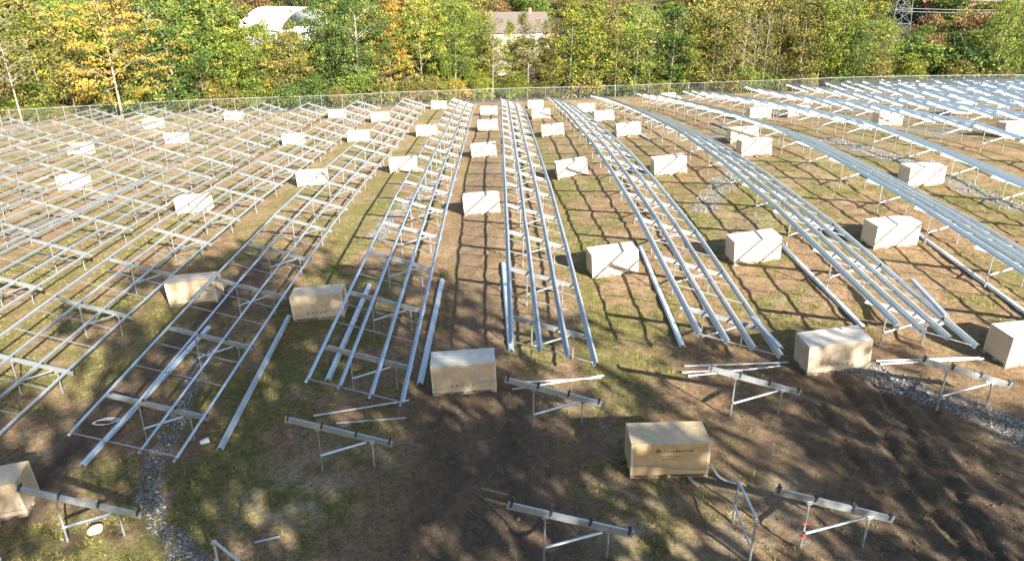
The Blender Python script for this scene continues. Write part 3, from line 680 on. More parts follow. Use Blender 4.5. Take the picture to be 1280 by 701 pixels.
# small things on the ground
def blob(name, x, y, r, sq, mat, seed, label, cat, group=None, dz=0):
    import bmesh
    b = bmesh.new(); bmesh.ops.create_icosphere(b, subdivisions=2, radius=r); q = np.random.default_rng(seed); ph = q.random(3)*6
    for v in b.verts:
        k = 1+.16*math.sin(5*v.co.x/r*.7+ph[0])+.14*math.sin(4*v.co.y/r*.8+ph[1])+q.normal(0, .035); v.co *= k; v.co.z *= sq
    me = bpy.data.meshes.new(name); b.to_mesh(me); b.free(); me.materials.append(mat); me.polygons.foreach_set('use_smooth', [True]*len(me.polygons))
    return tag(link(name, me, None, (x, y, gzr(x, y)+r*sq*.5+dz), (0, 0, seed)), label, cat, group)
blob('field_stone', -12.0, 16.6, .21, .55, M_TAN, 5, 'rounded tan stone under the frame at the bottom left', 'stone')
rr = np.random.default_rng(55)
for k in range(10):
    blob('rubble_stone', 28.5+rr.uniform(-2.2, 2.2), 121.3+rr.uniform(-.8, .8), rr.uniform(.3, .6), .7, M_ROCK, 60+k, 'pale rubble stone in the small heap by the far fence', 'stone', 'rubble heap by the far fence')
m = MB()
for k in range(5):
    r0 = .26+.03*k; ph = k*.7
    m.tube([(r0*1.2*math.cos(a)+.03*k, r0*.62*math.sin(a+ph*.15), .03+.012*k+.015*math.sin(3*a+ph)) for a in np.linspace(0, 2*math.pi, 25)], .009, 5)
tag(link('strap_coil', m.mesh('strap_coil', M_WHITE, True), None, (-14.72, 22.35, gzr(-14.72, 22.35))), 'tangled white coil of strapping on the grass under a row', 'coil')
m = MB(); m.tube([(0, 0, 0), (.17, 0, .02), (.3, 0, .03)], [.075, .09, .11], 10); tag(link('plastic_cup', m.mesh('plastic_cup', M_WHITE, True), None, (-10.45, 20.62, gzr(-10.45, 20.62)+.09), (0, 0, rad(30))), 'small white plastic cap lying on the grass', 'plastic cap')
def ribbon(pts, wid, name, mat):
    m = MB(); P_ = [np.array(p, float) for p in pts]; vs = []
    for i, p in enumerate(P_):
        d = P_[min(i+1, len(P_)-1)]-P_[max(i-1, 0)]; s = np.cross(d, (0, 0, 1)); s = s/np.linalg.norm(s)*wid[i]/2
        vs += [p-s, p+(0, 0, .05*wid[i]*4), p+s]
    fs = []
    for i in range(len(P_)-1):
        for k in range(2): fs.append((i*3+k, i*3+k+1, i*3+k+4, i*3+k+3))
    m.add(vs, fs); me = m.mesh(name, mat, True); return me
pts = [(6.42, 17.62, .45), (6.52, 17.5, .32), (6.66, 17.36, .16), (6.85, 17.2, .08), (7.1, 17.1, .05), (7.35, 17.12, .06)]
me = ribbon([(x-6.42, y-17.62, gzr(x, y)+z-gzr(6.42, 17.62)) for x, y, z in pts], [.07, .09, .11, .12, .10, .06], 'film_tail', M_TAIL)
tag(link('film_tail', me, None, (6.42, 17.62, gzr(6.42, 17.62))), 'twisted strip of clear film trailing from the printed carton', 'plastic film')
pts = [(5.75, 17.45, .10), (5.85, 17.3, .05), (5.98, 17.1, .03)]
me = ribbon([(x-5.75, y-17.45, gzr(x, y)+z-gzr(5.75, 17.45)) for x, y, z in pts], [.1, .13, .09], 'film_scrap', M_TAIL)
tag(link('film_scrap', me, None, (5.75, 17.45, gzr(5.75, 17.45))), 'short film scrap under the front of the printed carton', 'plastic film')
blob('plastic_sheet', -14.5, 15.6, .32, .25, M_WHITE, 9, 'crumpled white plastic sheet at the bottom left corner', 'plastic sheet')

# ------------------------------------------------------------------ perimeter fence
FP = FENCE_LINE
FP = np.array(FP, float); cum = np.r_[0, np.cumsum(np.hypot(*np.diff(FP, axis=0).T))]
def fence_at(s): return np.interp(s, cum, FP[:, 0]), np.interp(s, cum, FP[:, 1])
FH = 2.1
x0, y0 = fence_at(0); f0 = (float(x0), float(y0), gz1(x0, y0))
fr = link('chain_link_fence', None, None, f0); tag(fr, 'long chain link fence with a pale top rail along the far edge of the field', 'fence')
m = MB(); m.tube([(0, 0, -.4), (0, 0, FH+.05)], .03, 6); ME_FP = m.mesh('fence_post', M_POST)
ss = np.arange(0, cum[-1], 3.2); rl = []
for s in ss:
    x, y = map(float, fence_at(s)); z = gz1(x, y); rl.append((x-f0[0], y-f0[1], z+FH-f0[2])); link('fence_post', ME_FP, fr, (x-f0[0], y-f0[1], z-f0[2]))
m = MB(); m.tube(rl, .038, 5); link('top_rail', m.mesh('top_rail', M_BEAM), fr)
V = []; Fq = []
for s in np.arange(0, cum[-1]-2.2, .22):
    for dirn in (1, -1):
        a, b = (s, s+FH*.9) if dirn == 1 else (s+FH*.9, s)
        xa, ya = fence_at(a); xb, yb = fence_at(b)
        pa = np.array((xa, ya, gz1(xa, ya)+.05))-f0; pb = np.array((xb, yb, gz1(xb, yb)+FH-.03))-f0
        n = len(V); V += [pa+(0, 0, -.003), pa+(0, 0, .003), pb+(0, 0, .003), pb+(0, 0, -.003)]; Fq.append((n, n+1, n+2, n+3))
wm = link('wire_mesh', np_mesh('wire_mesh', np.array(V), np.array(Fq), M_POST), fr)
# low silt fence in front of it
m = MB(); pts = []
for s in np.arange(cum[5], cum[9]+2, 1.5):
    x, y = map(float, fence_at(s)); pts.append((x, y-1.3+.15*math.sin(s*.8), gz1(x, y-1.3)))
o0 = np.array(pts[0]); m.v = []; 
for p in pts: m.v += [tuple(np.array(p)-o0-(0, 0, .1)), tuple(np.array(p)-o0+(0, .05, .38)), tuple(np.array(p)-o0+(0, .07, .38)), tuple(np.array(p)-o0+(0, .02, -.1))]
for i in range(len(pts)-1):
    for k in range(4): m.f.append((i*4+k, i*4+(k+1) % 4, i*4+4+(k+1) % 4, i*4+4+k))
sf = link('silt_fence', None, None, tuple(o0)); tag(sf, 'low black silt fence at the foot of the chain link fence', 'silt fence')
link('fabric', m.mesh('fabric', M_BLACK), sf)
m = MB(); m.box((-.025, -.06, -.2), (.025, -.01, .55)); ME_ST = m.mesh('stake', M_PALLET)
for p in pts[::2]: link('stake', ME_ST, sf, tuple(np.array(p)-o0))

# ------------------------------------------------------------------ trees
def tree_mesh(seed, H, R, base, nclump, per, leaf, shape='round', lean=0.0, trunk_r=.18, limbs=14, spread=.55, flat=.6, bark_to=1.0):
    r = np.random.default_rng(seed)
    # trunk with a bend
    top = H*.86*bark_to; k = 7; bend = r.normal(0, .25, (k, 2)).cumsum(0)*.35
    tp = [(lean*t*H*.4+bend[i, 0]*t, bend[i, 1]*t, top*t-.4*(i == 0)) for i, t in enumerate(np.linspace(0, 1, k))]
    tr = [trunk_r*(1-.82*t)+.02 for t in np.linspace(0, 1, k)]
    mb = MB(); mb.tube(tp, tr, 7)
    tpa = np.array(tp)
    def on_trunk(z): return np.array([np.interp(z, tpa[:, 2], tpa[:, 0]), np.interp(z, tpa[:, 2], tpa[:, 1]), z])
    # clump centres
    t = r.random(nclump)
    if shape == 'round': prof = np.sin(np.pi*np.clip(.12+.83*t, 0, 1))**.7
    elif shape == 'column': prof = np.minimum(1, np.minimum(t*4+.35, (1-t)*2.2+.12))
    elif shape == 'cone': prof = np.clip(1.05-t, 0.05, 1)**.75
    else: prof = np.sqrt(np.clip(1-(2*t-1)**2*.8, .05, 1))
    a = r.random(nclump)*2*np.pi; ph = r.random(4)*6.28
    lob = 1+.22*np.sin(3*a+ph[0]+t*5)+.16*np.sin(5*a+ph[1]-t*9)+.12*np.sin(8*a+ph[2]+t*13)
    rho = R*prof*lob*np.where(r.random(nclump) < .72, .62+.38*np.sqrt(r.random(nclump)), .62*np.sqrt(r.random(nclump)))
    z = base+(H-base)*t
    cx = np.interp(z, tpa[:, 2], tpa[:, 0]); cy = np.interp(z, tpa[:, 2], tpa[:, 1])
    C_ = np.stack([cx+rho*np.cos(a), cy+rho*np.sin(a), z], -1)
    # limbs towards some clumps
    for i in r.choice(nclump, min(limbs, nclump), False):
        c = C_[i]; s = on_trunk(max(.25*H, min(top*.95, c[2]-.35*np.hypot(*(c[:2]-on_trunk(c[2])[:2]))-.3)))
        mid = (s+c)/2+np.array((0, 0, .12*np.linalg.norm(c-s)))+r.normal(0, .15, 3)
        rr_ = trunk_r*.38*(1-.6*s[2]/H)+.012
        mb.tube([s, mid, c], [rr_, rr_*.6, .012], 5, False)
        for _ in range(2):
            e = c+r.normal(0, .9, 3); mb.tube([mid, (mid+e)/2+(0, 0, .1), e], [rr_*.4, .02, .008], 4, False)
    trunk = mb.mesh('trunk', M_BARK, True)
    # leaves
    cs = spread*(.6+.8*r.random(nclump)); m_ = nclump*per
    P_ = np.repeat(C_, per, 0)+r.normal(0, 1, (m_, 3))*np.repeat(cs, per)[:, None]*np.array((1, 1, flat))
    d = r.normal(0, 1, (m_, 3)); d /= np.linalg.norm(d, axis=1)[:, None]
    n_ = r.normal(0, 1, (m_, 3))+np.array((0, 0, .8)); u = np.cross(d, n_); u /= np.linalg.norm(u, axis=1)[:, None]+1e-9
    s = leaf*(.6+.8*r.random(m_))[:, None]
    V = np.stack([P_-d*s, P_+u*s*.55, P_+d*s, P_-u*s*.55], 1).reshape(-1, 3)
    tint = np.clip(np.repeat(r.normal(.43, .26, nclump), per)+r.normal(0, .13, m_), 0, 1)
    crown = np_mesh('crown', V, np.arange(4*m_).reshape(-1, 4), LEAF['green'], tint)
    return trunk, crown
VAR = {
 'broad': [tree_mesh(1, 17, 6.2, 1.5, 250, 58, .165, 'round', 0, .22, 14, .47), tree_mesh(2, 16, 5.6, 1.2, 230, 58, .165, 'blob', .05, .20, 14, .47), tree_mesh(3, 18, 6.6, 2.5, 260, 58, .165, 'round', -.04, .22, 14, .47)],
 'maple': [tree_mesh(4, 17, 5.8, 2.2, 210, 38, .155, 'round', .02, .16, 24, .45, .35), tree_mesh(5, 16, 5.2, 2.0, 220, 38, .155, 'cone', 0, .15, 22, .45, .35)],
 'slim': [tree_mesh(6, 16, 2.6, 2.4, 130, 38, .145, 'column', .06, .12, 14, .5), tree_mesh(7, 15, 2.9, 3.4, 135, 38, .145, 'column', -.08, .13, 16, .5), tree_mesh(8, 17, 2.4, 2.8, 115, 38, .145, 'column', .1, .11, 12, .45), tree_mesh(9, 15.5, 3.1, 1.2, 165, 38, .145, 'blob', 0, .13, 14, .55)],
 'sparse': [tree_mesh(10, 15, 3.2, 5.0, 80, 12, .17, 'blob', .08, .11, 40, .5), tree_mesh(11, 15, 2.8, 4.5, 55, 10, .17, 'column', -.1, .11, 40, .5)],
 'bush': [tree_mesh(12, 4.2, 2.3, .15, 120, 34, .135, 'blob', 0, .06, 8, .42), tree_mesh(13, 3.2, 2.0, .1, 100, 34, .13, 'blob', .1, .05, 8, .4), tree_mesh(14, 6.0, 2.7, .2, 190, 34, .14, 'blob', 0, .08, 8, .45)],
 'far': [tree_mesh(15, 14, 5.0, 1.0, 230, 28, .26, 'blob', 0, .2, 6, .7), tree_mesh(16, 13, 4.4, .8, 210, 28, .26, 'round', 0, .18, 6, .7)],
 'shade': [tree_mesh(21, 17, 5.4, 4.0, 78, 26, .30, 'round', 0, .26, 30, .62), tree_mesh(22, 17, 5.0, 5.0, 68, 26, .30, 'blob', .05, .24, 30, .6), tree_mesh(23, 18, 5.6, 4.5, 78, 26, .30, 'round', -.04, .28, 30, .65)],
 'lean': [tree_mesh(17, 17, 5.6, 4.0, 250, 46, .165, 'round', .16, .34, 16, .55)],
}
NAMES = {'shade': 'tall_tree', 'broad': 'broadleaf_tree', 'maple': 'maple_tree', 'slim': 'slender_tree', 'sparse': 'bare_tree', 'bush': 'bush', 'far': 'distant_tree', 'lean': 'leaning_tree'}
tcount = [0]
def tree(kind, x, y, h, colr, label, group=None, wide=1.0, bark=None, v=None, cat='tree', name=None):
    vs = VAR[kind]; tcount[0] += 1; tm, cm = vs[(tcount[0] if v is None else v) % len(vs)]
    H0 = max(p.co.z for p in cm.vertices) if cm.name not in HC else HC[cm.name]; HC[cm.name] = H0
    s = h/H0
    root = link(name or NAMES[kind], None, None, (x, y, gz1(x, y)-.05), (0, 0, (tcount[0]*2.399) % 6.283 if v is None else 0), (s*wide, s*wide, s))
    tag(root, label, cat, group)
    link('trunk', tm, root, mat=bark or M_BARK); link('crown', cm, root, mat=LEAF[colr]); return root
HC = {}
def ux(u, Y, z=-3): return (u-622)/880.0*(Y*.922+(13.5-z)*.3875)+0.02*0
FRONT = [ # pixel column in the photograph, distance, kind, height, colour, width, bark, label
 (8, 119, 'sparse', 15, 'rust', 1.0, 1, 'nearly bare pale-trunked tree at the far left edge behind the fence'),
 (34, 118, 'sparse', 16, 'olive', 1.1, 1, 'bare tree with a pale forked trunk second from the left edge'),
 (22, 127, 'slim', 14, 'olive', 1.3, 0, 'olive slender tree behind the two bare trees at the left edge'),
 (66, 124, 'slim', 15, 'lime', 1.25, 0, 'yellow-green slender tree left of the golden maple'),
 (100, 126, 'slim', 14, 'olive', 1.2, 0, 'olive slender tree directly left of the golden maple'),
 (156, 119, 'maple', 18.5, 'gold', 1.12, 1, 'golden yellow maple standing at the fence on the left'),
 (226, 126, 'broad', 18, 'dark', 1.15, 0, 'dark green broadleaf tree right of the golden maple'),
 (258, 121.5, 'sparse', 9.5, 'olive', .9, 1, 'short bare pale tree with twisted limbs before the big green tree'),
 (285, 127, 'broad', 18.5, 'green', 1.2, 0, 'large mid green broadleaf tree left of the white warehouse roof'),
 (330, 126, 'broad', 13, 'lime', .8, 0, 'low yellow-green tree below the white warehouse roof'),
 (345, 131, 'slim', 14, 'green', .7, 0, 'narrow green tree crossing the middle of the warehouse roof'),
 (372, 125, 'slim', 13, 'olive', 1.4, 0, 'low olive tree below the right end of the warehouse roof'),
 (447, 124, 'lean', 19, 'dark', 1.0, 1, 'dark green tree with a thick pale leaning trunk'),
 (412, 130, 'broad', 18.5, 'dark', .8, 0, 'dark green tree just left of the leaning trunk'),
 (490, 128, 'maple', 17.5, 'orange', 1.0, 0, 'orange-gold maple right of the leaning tree'),
 (528, 127, 'maple', 17, 'lime', .85, 0, 'yellow-green broadleaf tree between the orange maple and the house'),
 (570, 129, 'broad', 17, 'green', .8, 0, 'green broadleaf tree just left of the house gap'),
 (616, 126, 'sparse', 15, 'olive', .9, 0, 'thin half-bare tree standing before the pale house'),
 (660, 131, 'broad', 10.5, 'olive', 1.35, 0, 'low olive tree below the pale house'),
 (618, 132, 'broad', 10.5, 'lime', 1.3, 0, 'low yellow-green tree below the left end of the house'),
 (640, 134, 'slim', 14, 'lime', .7, 0, 'half-bare tree with yellow leaves before the middle of the house'),
 (668, 133, 'sparse', 14, 'olive', 1.0, 1, 'thin pale tree before the right part of the house'),
 (602, 133, 'slim', 15, 'lime', .9, 0, 'yellow-green slender tree before the left end of the house'),
 (612, 136, 'slim', 15, 'olive', .75, 0, 'olive slender tree before the left part of the house'),
 (652, 136, 'slim', 15.5, 'olive', .75, 1, 'olive slender tree with a pale trunk before the middle of the house'),
 (680, 136, 'slim', 14, 'lime', .8, 0, 'yellow-green slender tree before the right part of the house'),
 (690, 131, 'slim', 13, 'olive', 1.0, 0, 'olive slender tree at the right end of the house'),
 (712, 128, 'slim', 16.5, 'lime', 1.2, 0, 'bright yellow-green slender tree right of the house'),
 (742, 129, 'slim', 17, 'lime', 1.2, 0, 'tall yellow-green slender tree second right of the house'),
 (770, 128, 'slim', 16, 'olive', 1.0, 1, 'olive slender tree with a pale trunk above the first right row'),
 (795, 131, 'slim', 16.5, 'green', 1.3, 0, 'mid green tree among the slender trees right of centre'),
 (812, 129, 'sparse', 13, 'lime', 1.0, 1, 'thin pale forked trunk with few yellow leaves right of centre'),
 (838, 131, 'slim', 16, 'dark', 1.3, 0, 'dark green tree behind the pale forked trunk'),
 (862, 130, 'slim', 14, 'lime', 1.1, 1, 'yellow-green slender tree right of the pale forked trunk'),
 (890, 131, 'slim', 16.5, 'olive', 1.2, 0, 'olive slender tree in the right centre thicket'),
 (912, 131, 'maple', 16, 'olive', .7, 0, 'olive-gold maple in the right centre thicket'),
 (928, 130, 'sparse', 15, 'lime', .7, 1, 'leftmost of the thin birch-like trunks right of centre'),
 (942, 130.5, 'sparse', 14, 'olive', .6, 1, 'middle one of the thin birch-like trunks right of centre'),
 (956, 131, 'sparse', 14.5, 'lime', .7, 1, 'rightmost of the thin birch-like trunks right of centre'),
 (972, 133, 'broad', 16, 'olive', .7, 0, 'olive broadleaf tree behind the birch-like trunks'),
 (1000, 132, 'slim', 15.5, 'olive', 1.3, 0, 'olive slender tree right of the birch-like trunks'),
 (1024, 133, 'slim', 16, 'lime', 1.2, 0, 'yellow-green slender tree left of the pylons'),
 (1050, 134, 'broad', 16, 'green', .7, 0, 'green tree in front of the left pylon'),
 (1086, 134, 'maple', 15.5, 'lime', .85, 0, 'yellow-green tree between the two pylons'),
 (1070, 132, 'slim', 11, 'dark', 1.4, 0, 'short dark green tree below the pylons'),
 (1105, 133, 'slim', 9.5, 'olive', 1.4, 0, 'short olive tree left of the foot of the right pylon'),
 (1140, 134, 'bush', 6.5, 'lime', 1.0, 0, 'yellow vine-clad bush at the foot of the right pylon'),
 (1165, 137, 'bush', 8.5, 'green', 1.3, 0, 'green bush right of the pylon under the power lines'),
 (1205, 136, 'bush', 8, 'dark', 1.3, 0, 'dark green bush in the gap under the power lines'),
 (1222, 134, 'bush', 6.5, 'lime', 1.1, 0, 'yellow-green bush left of the right edge tree'),
 (1246, 132, 'lean', 16.5, 'green', .62, 1, 'green tree with a pale slanting trunk near the right edge'),
 (1284, 133, 'broad', 16, 'green', .8, 0, 'mid green broadleaf tree cut off by the right edge'),
]
for u, Y, kind, h, colr, wd, pb, lab in FRONT:
    fy_ = float(np.interp(ux(u, Y), FP[:, 0], FP[:, 1])); Y = max(Y, fy_+2.5) if u > 420 else fy_+2.5+max(0, Y-118)*.8
    tree(kind, ux(u, Y), Y, h, colr, lab, None, wd, M_PALEBARK if pb else M_BARK, 0 if kind == 'lean' else None, 'bush' if kind == 'bush' else 'tree')
LM = [(20, 'the bare trees at the left edge'), (100, 'the olive trees left of the golden maple'), (156, 'the golden maple'), (240, 'the dark tree right of the golden maple'), (290, 'the large green tree'), (354, 'the warehouse roof'), (447, 'the leaning trunk'), (495, 'the orange maple'),
 (560, 'the green tree left of the house'), (645, 'the pale house'), (727, 'the slender trees right of the house'), (790, 'the green tree right of centre'), (835, 'the pale forked trunk'), (895, 'the olive thicket'), (942, 'the birch-like trunks'), (1010, 'the trees left of the pylons'), (1070, 'the left pylon'), (1128, 'the right pylon'), (1180, 'the power lines'), (1250, 'the slanting pale trunk'), (1310, 'the right edge')]
def landmark(u): return min(LM, key=lambda q: abs(q[0]-u))[1]
# understorey along the fence
tr_ = np.random.default_rng(31)
UCOL = ['olive', 'lime', 'green', 'dark', 'olive', 'lime', 'gold']
UW = {'olive': 'olive', 'lime': 'yellow-green', 'green': 'mid green', 'dark': 'dark green', 'gold': 'golden'}
for i, u in enumerate(np.arange(-20, 1310, 17)):
    x = ux(u, 124); fy = float(np.interp(x, FP[:, 0], FP[:, 1])); y = fy+2.2+tr_.uniform(0, 4.5)
    cc = UCOL[int(tr_.integers(len(UCOL)))]
    if cc == 'gold' and not 200 < u < 620: cc = 'olive'
    tree('bush', x+tr_.uniform(-.8, .8), y, (hb := tr_.uniform(2.2, 5.2)), cc, ('small ' if hb < 3.2 else 'tall ' if hb > 4.3 else '')+UW[cc]+' bush at the fence below '+landmark(u), 'undergrowth along the far fence', tr_.uniform(.9, 1.3), None, None, 'bush', 'low_bush')
# second line of trees
BW_ = {'olive': 'olive', 'lime': 'yellow-green', 'green': 'mid green', 'dark': 'dark green', 'orange': 'orange-gold', 'rust': 'rust brown'}
for i in range(120):
    Y = tr_.uniform(137, 178) if i < 95 else tr_.uniform(118, 137); u = tr_.uniform(-60, 1340) if i < 95 else tr_.uniform(-60, 400); x = ux(u, Y); h = tr_.uniform(13, 19)
    if 296 < u < 402 : h = tr_.uniform(9, 11.5)
    if 585 < u < 700: h = tr_.uniform(5, 8)
    if 1136 < u < 1232: h = tr_.uniform(6, 9)
    if 1100 < u < 1140: h = tr_.uniform(6, 8)
    cc = ['olive', 'lime', 'green', 'lime', 'olive', 'green', 'orange'][int(tr_.integers(7))]
    if u > 640 and cc == 'orange': cc = 'olive'
    tree('far', x, Y, h, cc, ('short ' if h < 10 else 'tall ' if h > 16 else '')+BW_[cc]+' tree in the wood behind '+landmark(u), 'wood behind the fence', tr_.uniform(.75, 1.05), name='woodland_tree')
for i, (u, Y, h) in enumerate([(1142, 182, 9.5), (1156, 190, 11), (1170, 184, 9), (1184, 196, 11.5), (1198, 186, 9.5), (1212, 193, 11), (1226, 184, 10), (1165, 205, 12), (1205, 206, 12.5), (1238, 200, 12)]):
    cc = ['dark', 'green', 'rust', 'olive', 'dark'][i % 5]
    tree('far', ux(u, Y), Y, h, cc, '%s tree below the power lines, %s from the left' % (BW_[cc], ORD[i]), 'trees below the power lines', 1.1, name='woodland_tree')
for i in range(300):
    Y = 190+260*tr_.random()**.8 if i < 190 else tr_.uniform(245, 420); u = tr_.uniform(-80, 1360); x = ux(u, Y, 3); h = tr_.uniform(8, 14)
    if 290 < u < 412 and Y < 262: continue
    if 590 < u < 705 and Y < 205: continue
    cc = ['olive', 'rust', 'green', 'dark', 'olive', 'lime'][int(tr_.integers(6))]
    if u > 1100: cc = ['dark', 'green', 'rust', 'olive'][int(tr_.integers(4))]
    tree('far', x, Y, h, cc, ('small ' if h < 10 else 'large ' if h > 12 else '')+BW_[cc]+' tree far beyond '+landmark(u), 'trees on the far slope', tr_.uniform(1.2, 1.9), name='distant_tree')
# tall trees behind the camera that shade the foreground
SHADE = [(9.5, -6.5, 24.5), (15, -6, 27), (22, -10, 26), (14, -14, 28), (28.5, -6, 19), (34, -9, 21), (41, -3.5, 17), (3.6, -12.5, 22), (47, -7, 20), (55, -3, 17)]
for i, (x, y, h) in enumerate(SHADE):
    tree('shade', x, y, h, ['green', 'dark', 'lime'][i % 3], 'tall broadleaf tree behind the camera shading the foreground', 'tall trees behind the camera', .80)

# ------------------------------------------------------------------ buildings beyond the wood
M_WROOF = mat_simple('white_metal_roof', (.62, .63, .64), .45, .0, 0, .04)
M_WWALL = mat_simple('white_cladding', (.66, .68, .70), .6, 0, 0, .05)
M_HWALL = mat_simple('cream_siding', (.36, .33, .29), .7, 0, 0, .06)
M_SHING = mat_simple('grey_brown_shingle', (.11, .09, .08), .9, 0, 0, .2)
M_GLASS = mat_simple('dark_glass', (.04, .05, .06), .12)
M_RED = mat_simple('red_brown_roof', (.36, .15, .10), .85, 0, 0, .2)
def warehouse(x, y, z, W, D, He, rise, label):
    root = link('warehouse', None, None, (x, y, z), (0, 0, rad(-28))); tag(root, label, 'building')
    m = MB(); m.box((-W/2, -D/2, -3), (W/2, D/2, He)); link('wall', m.mesh('wall', M_WWALL), root)
    m = MB(); n = 14; ov = .5
    arc = [(-D/2-ov+(D+2*ov)*k/n, He+.05+rise*math.sin(math.pi*k/n)**.8) for k in range(n+1)]
    lo = [(a, b-.15) for a, b in arc]; prof = [(0, a, b) for a, b in arc]+[(0, a, b) for a, b in lo[::-1]]
    m.prism(prof, (-W/2-ov, 0, 0), (W/2+ov, 0, 0)); link('roof', recalc(m.mesh('roof', M_WROOF)), root)
    for k in range(4):
        xx = -W/2+2.5+k*(W-5)/3
        m = MB(); m.box((xx-.6, -D/2-.06, He-2.2), (xx+.6, -D/2-.005, He-1.0)); wn = link('window', m.mesh('window', M_GLASS), root)
        m = MB(); m.box((xx-.75, -D/2-.10, He-2.36), (xx+.75, -D/2-.005, He-2.22)); link('sill', m.mesh('sill', M_WROOF), wn)
Y = 232; warehouse(ux(361, Y, 5), Y, gz1(ux(361, Y, 5), Y)+.9, 16, 24, 5.8, 6.0, 'white warehouse with a curved bright roof seen above the trees at upper left')
def gable_house(x, y, z, W, D, He, rise, rot, wm, rm, label, name='gable_house'):
    root = link(name, None, None, (x, y, z), (0, 0, rad(rot))); tag(root, label, 'house')
    m = MB(); m.box((-W/2, -D/2, -3), (W/2, D/2, He)); m.add([(-W/2, -D/2, He), (-W/2, D/2, He), (-W/2, 0, He+rise)], [(0, 1, 2)]); m.add([(W/2, -D/2, He), (W/2, D/2, He), (W/2, 0, He+rise)], [(0, 2, 1)])
    link('wall', m.mesh('wall', wm), root)
    m = MB(); ov = .45; th = .18
    for s in (-1, 1):
        m.add([(-W/2-ov, s*(D/2+ov), He-.12), (W/2+ov, s*(D/2+ov), He-.12), (W/2+ov, 0, He+rise+.1), (-W/2-ov, 0, He+rise+.1),
               (-W/2-ov, s*(D/2+ov), He-.12+th), (W/2+ov, s*(D/2+ov), He-.12+th), (W/2+ov, 0, He+rise+.1+th), (-W/2-ov, 0, He+rise+.1+th)],
              [(0,3,2,1),(4,5,6,7),(0,1,5,4),(1,2,6,5),(2,3,7,6),(3,0,4,7)])
    rf = link('roof', recalc(m.mesh('roof', rm)), root)
    m = MB(); m.box((W*.22, -.4, He+rise*.6), (W*.22+.7, .4, He+rise+1.2)); link('chimney', m.mesh('chimney', M_RED), rf)
    for k in range(5):
        xx = -W/2+1.4+k*(W-2.8)/4
        for zz in ((1.2, 4.0) if He > 5 else (1.2,)):
            m = MB(); m.box((xx-.5, -D/2-.05, zz), (xx+.5, -D/2-.004, zz+1.4)); wn = link('window', m.mesh('window', M_GLASS), root)
            m = MB(); m.box((xx-.62, -D/2-.09, zz-.12), (xx+.62, -D/2-.004, zz-.01)); link('sill', m.mesh('sill', M_WROOF), wn)
    m = MB(); m.box((W/2-1.0, -D/2-.07, 0), (W/2-.15, -D/2-.005, 2.1)); link('door', m.mesh('door', M_SHING), root)
Y = 186; x = ux(645, Y, 4); gable_house(x, Y, gz1(x, Y)+3.2, 15, 10, 7.0, 4.2, 14, M_HWALL, M_SHING, 'cream house with a grey-brown roof glimpsed through the gap in the trees')
Y = 250; x = ux(1190, Y, 8); gable_house(x, Y, gz1(x, Y)-1.0, 16, 9, 4.5, 4.2, -4, M_SHING, M_RED, 'reddish-roofed house on the slope behind the power lines')
Y = 240; x = ux(172, Y, 4); gable_house(x, Y, gz1(x, Y)+2.5, 10, 8, 5.5, 3.5, 8, M_WWALL, M_SHING, 'pale house glimpsed through the golden maple')
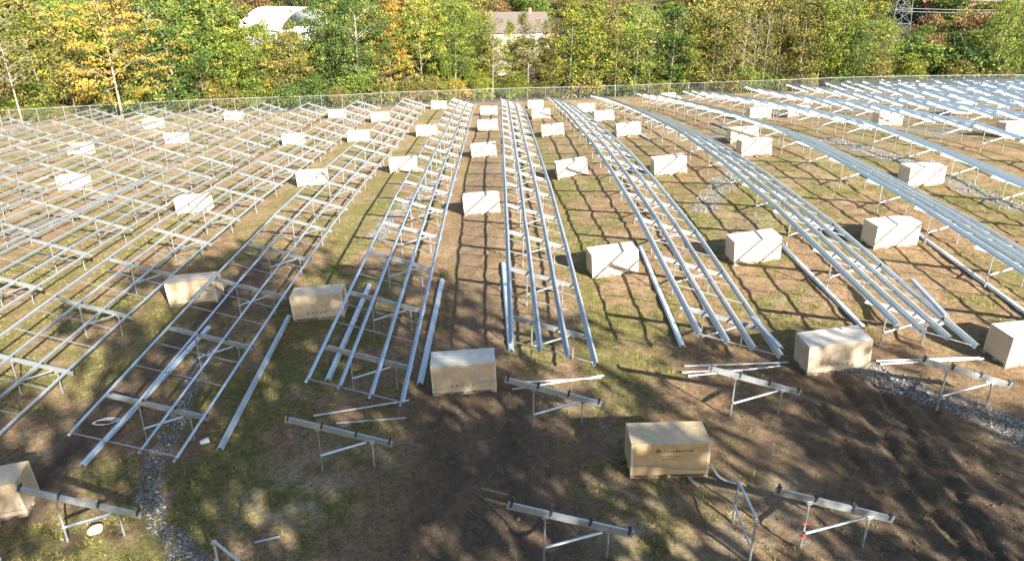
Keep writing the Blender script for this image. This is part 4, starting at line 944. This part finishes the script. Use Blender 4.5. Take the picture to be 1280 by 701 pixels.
# ------------------------------------------------------------------ pylons and power lines
def pylon(x, y, H, wb, wt, label, arms):
    z = gz1(x, y); root = link('lattice_pylon', None, None, (x, y, z)); tag(root, label, 'pylon')
    def hw(t): return (wb*(1-t)+wt*t)/2
    n = 11; lv = [H*(1-(1-k/n)**1.15) for k in range(n+1)]
    for sx in (-1, 1):
        for sy in (-1, 1):
            m = MB(); m.tube([(sx*hw(l/H), sy*hw(l/H), l-.3*(l == 0)) for l in lv], .09, 4); link('leg', m.mesh('leg', M_POST), root)
    for k in range(n):
        a, b = lv[k], lv[k+1]; ha, hb = hw(a/H), hw(b/H); m = MB()
        cs = [(-1, -1), (1, -1), (1, 1), (-1, 1)]
        for q in range(4):
            (x0, y0), (x1, y1) = cs[q], cs[(q+1) % 4]
            m.tube([(x0*ha, y0*ha, a), (x1*hb, y1*hb, b)], .05, 4); m.tube([(x1*ha, y1*ha, a), (x0*hb, y0*hb, b)], .05, 4); m.tube([(x0*hb, y0*hb, b), (x1*hb, y1*hb, b)], .05, 4)
        link('lattice_bay', m.mesh('lattice_bay', M_POST), root)
    for zz, w_ in arms:
        m = MB(); h = hw(zz/H)
        for s in (-1, 1):
            m.tube([(s*h, -h, zz), (s*w_, 0, zz+.2)], .06, 4); m.tube([(s*h, h, zz), (s*w_, 0, zz+.2)], .06, 4); m.tube([(s*h, 0, zz+1.3), (s*w_, 0, zz+.2)], .06, 4)
        arm = link('cross_arm', m.mesh('cross_arm', M_POST), root)
        for s in (-1, 1):
            m = MB(); m.tube([(s*w_, 0, zz+.2), (s*w_, 0, zz-.9)], .08, 6); link('insulator', m.mesh('insulator', M_ROCK), arm)
Y = 196; xp = ux(1128, Y, 5); pylon(xp, Y, 34, 6.4, 1.2, 'steel lattice pylon rising through the trees at upper right', [(22, 5), (26, 4.4), (30, 3.8)])
Y2 = 232; xq = ux(1062, Y2, 6); pylon(xq, Y2, 34, 5.0, 1.0, 'farther lattice pylon half hidden by trees left of the other pylon', [(17.5, 4), (24, 4)])
def wire(p, q, sag, label, rad_=.05):
    m = MB(); p = np.array(p, float); q = np.array(q, float); pts = []
    for k in range(25):
        t = k/24; pts.append((q-p)*t-(0, 0, sag*4*t*(1-t)))
    m.tube(pts, rad_, 4); tag(link('power_line', m.mesh('power_line', M_POST), None, tuple(p)), label, 'power line', 'power lines right of the pylon')
zb = gz1(xp, 196)
for k, (zz, dz, s, lab) in enumerate([(19.5, 2.0, .9, 'uppermost thick power line running right from the near pylon'), (16.2, 1.0, .5, 'middle power line running right from the near pylon'), (15.4, .9, .5, 'lowest power line running right from the near pylon')]):
    wire((xp, 196, zb+zz-2.0), (xp+70, 226, zb+zz-2.0-dz), s, lab, .11 if k == 0 else .07)
